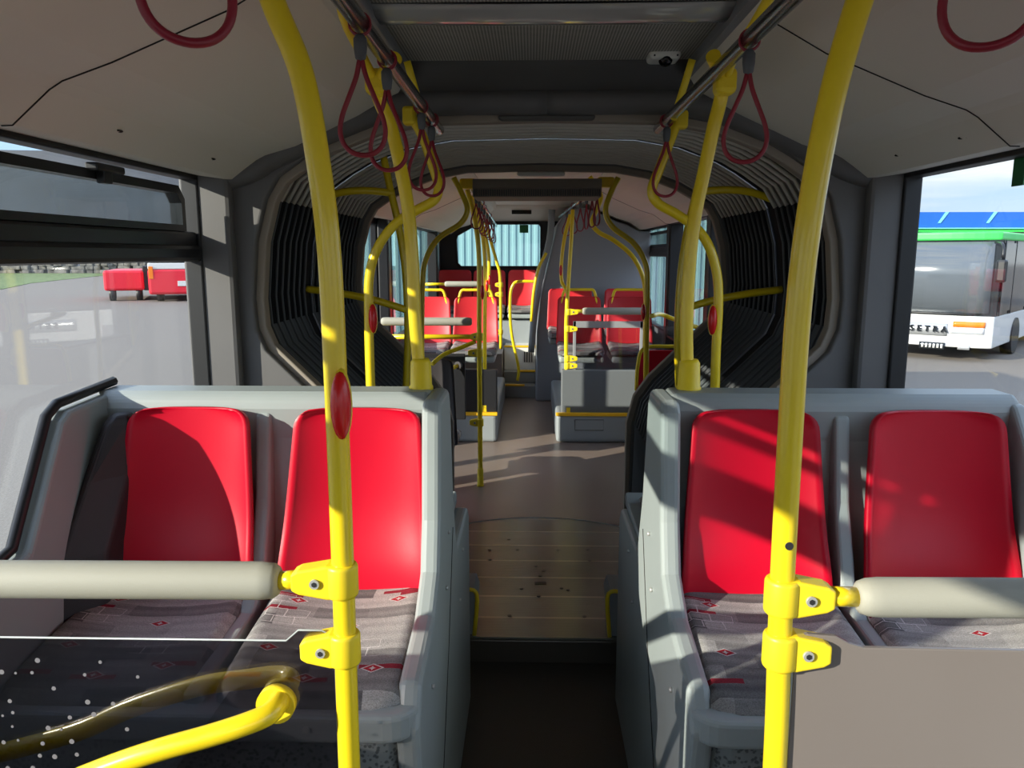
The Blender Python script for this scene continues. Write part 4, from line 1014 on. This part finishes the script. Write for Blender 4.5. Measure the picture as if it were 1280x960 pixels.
# coach with a green top on the right
V0 = Vector((9.55, 16.2)); fd = Vector((-.75, .661)); sdv = Vector((.661, .75))
ang = math.atan2(-fd.y, -fd.x)   # local +x runs along the front from its far corner to V0
coach = thing('white_coach', 'white coach with a green roof edge parked beyond the right window', 'bus', (V0.x, V0.y, GZ), ang)
# local frame: x from -W (far corner) to 0 (near corner), y into the bus; front faces -y
Wd = 2.8; Ln = 9.0; H = (9.288, 16.2, 2.141)[2]-GZ
zb = (9.562, 16.2, -0.542)[2]-GZ; zw = (9.468, 16.2, 0.38)[2]-GZ; zt = (9.306, 16.2, 1.964)[2]-GZ
def frontpoly(k=0.0, y1=.35):
    pts = [(-Wd/2+Wd/2*math.sin(a)*1.0, k+.28-.28*math.cos(a)) for a in [R(q) for q in range(-80, 81, 10)]]
    return pts + [(0, Ln), (-Wd, Ln)]
MB().prism(frontpoly(), 2, .30, zw).build('body', 'bus_white', coach, bevel=.03)
MB().prism(frontpoly(.03), 2, zw, zt).build('glazing', 'bus_dark', coach)
MB().prism(frontpoly(-.02), 2, zt, H).build('roof_band', 'bus_green', coach, bevel=.04)
# windscreen
g = MB()
def fy(x): 
    q = (x+Wd/2)/(Wd/2); q = max(-.985, min(.985, q)); return .28-.28*math.sqrt(1-q*q)
def curved(x0, x1, z0, z1, off, name, m, n=14, lean=0):
    g = MB(); g.grid(lambda u, v: (x0+(x1-x0)*u, fy(x0+(x1-x0)*u)-off+lean*v, z0+(z1-z0)*v), n, 2); return g.build(name, m, coach, solid=.012)
curved(-Wd*.95, -.13, zw+.06, zt-.03, -.0, 'windscreen', 'screen_glass')
curved(-Wd*.70, -.42, zw+.02, zw+.05, .02, 'wiper', 'black_metal')
curved(-.78, -.17, zw-.38, zw-.17, .012, 'headlamp', 'lamp_glass')
curved(-.74, -.16, zw-.24, zw-.12, .022, 'indicator', 'orange')
curved(-Wd*.70, -.84, zw-.45, zw-.18, .006, 'grille_panel', 'silver')
curved(-Wd/2+.04, -Wd/2+.54, zb+.18, zb+.33, .03, 'number_plate', 'bus_dark')
for k in range(6): curved(-Wd/2+.09+k*.075, -Wd/2+.13+k*.075, zb+.21, zb+.30, .045, 'plate_mark', 'white_plastic', 2)
curved(-.62, -.40, zb+.20, zb+.30, .012, 'fog_lamp', 'silver')
cv = bpy.data.curves.new('coach_lettering', 'FONT'); cv.body = 'SETRA'; cv.size = .175; cv.extrude = .035; cv.offset = .006; cv.space_character = 1.7; cv.align_x = 'CENTER'
to = bpy.data.objects.new('coach_lettering', cv); COL.objects.link(to)
dg = bpy.context.evaluated_depsgraph_get(); me = bpy.data.meshes.new_from_object(to.evaluated_get(dg)); bpy.data.objects.remove(to)
me.materials.clear(); me.materials.append(M['bus_dark'])
lo = bpy.data.objects.new('lettering', me); COL.objects.link(lo); lo.parent = coach; lo.location = (-Wd/2+.20, -.035, zw-.36); lo.rotation_euler = (R(90), 0, 0)
# side windows and panels
MB().span((-.012, .45, zw+.08), (.006, Ln-.3, zt-.05)).build('side_glass', 'bus_dark', coach)
for yy in (.45, 1.55, 3.3, 5.0, 6.7): MB().span((-.01, yy, zw), (.012, yy+.06, zt)).build('pillar', 'black_metal', coach)
for yy in (2.4, 7.0):
    MB().cyl((-.22, yy, .42), (.015, yy, .42), .42, 28).build('wheel', 'black_rubber', coach)
m_ = MB().tube(smooth_path([(-.12, .12, zt-.05), (.08, -.25, zt-.1), (.12, -.35, zt-.35)], 4), .03, 8); m_.box((.12, -.36, zt-.62), (.20, .14, .46), .05); m_.build('mirror', 'black_metal', coach)

# bus stop canopy
cn = thing('canopy', 'blue and green canopy roof behind the white coach', 'canopy', (12, 26, GZ))
zA = (13.923, 26.0, 3.034)[2]-GZ; zB = (13.972, 26.0, 2.523)[2]-GZ; zC = (13.984, 26.0, 2.394)[2]-GZ; zD = (14.002, 26.0, 2.214)[2]-GZ
MB().span((-6, 0, zB), (24, 3, zA)).build('fascia', 'blue_roof', cn)
MB().span((-6, -.15, zC), (24, 3, zB)).build('green_edge', 'bus_green', cn)
MB().span((-6, -.22, zC+.10), (24, -.15, zB)).build('white_edge', 'cyan', cn)
MB().span((-6, .1, zD), (24, 3, zC)).build('beam', 'beam', cn)
for i in range(10):
    a = -5.0+i*1.56; MB().prism([(a, zB+.16), (a+.08, zB+.16), (a+.32, zA), (a+.22, zA)], 1, -.03, .0).build('slanted_stripe', 'cyan', cn)
for x in (-4, 2, 8, 14, 20): MB().cyl((x, 1.5, 0), (x, 1.5, zD), .12, 12).build('post', 'beam', cn)

# red articulated bus beyond the left window
rb = thing('red_bus', 'red and white articulated bus seen end on across the yard', 'bus', (-16.9, 37.2, GZ), R(22))
MB().span((-1.6, 0, .35), (1.6, 7, 1.58), .12).build('body', 'bus_red', rb)
MB().span((-1.58, .02, 1.56), (1.58, 7, 1.86), .04).build('waist_band', 'bus_white', rb)
MB().span((-1.55, .05, 1.86), (1.55, 7, 2.7), .08).build('window_band', 'bus_dark', rb)
MB().span((-.3, -.03, .75), (.5, .01, 1.0), .01).build('number_plate', 'bus_white', rb)
MB().span((-3.7, 1.5, .5), (-1.9, 6.5, 1.50), .12).build('front_section', 'bus_red', rb)
MB().span((-1.95, 1.6, .5), (-1.55, 6, 1.7), .05).build('joint', 'black_rubber', rb)
for x in (-1.3, 1.1): MB().cyl((x, .9, .42), (x+.3, .9, .42), .42, 20).build('wheel', 'black_rubber', rb)
for x in (-3.5, -2.3): MB().cyl((x, 1.9, .35), (x+.25, 1.9, .35), .35, 20).build('wheel', 'black_rubber', rb)
for s in (-1, 1): MB().span((s*1.35, -.02, 1.1), (s*1.55, .02, 1.7), .02).build('tail_lamp', 'orange', rb)
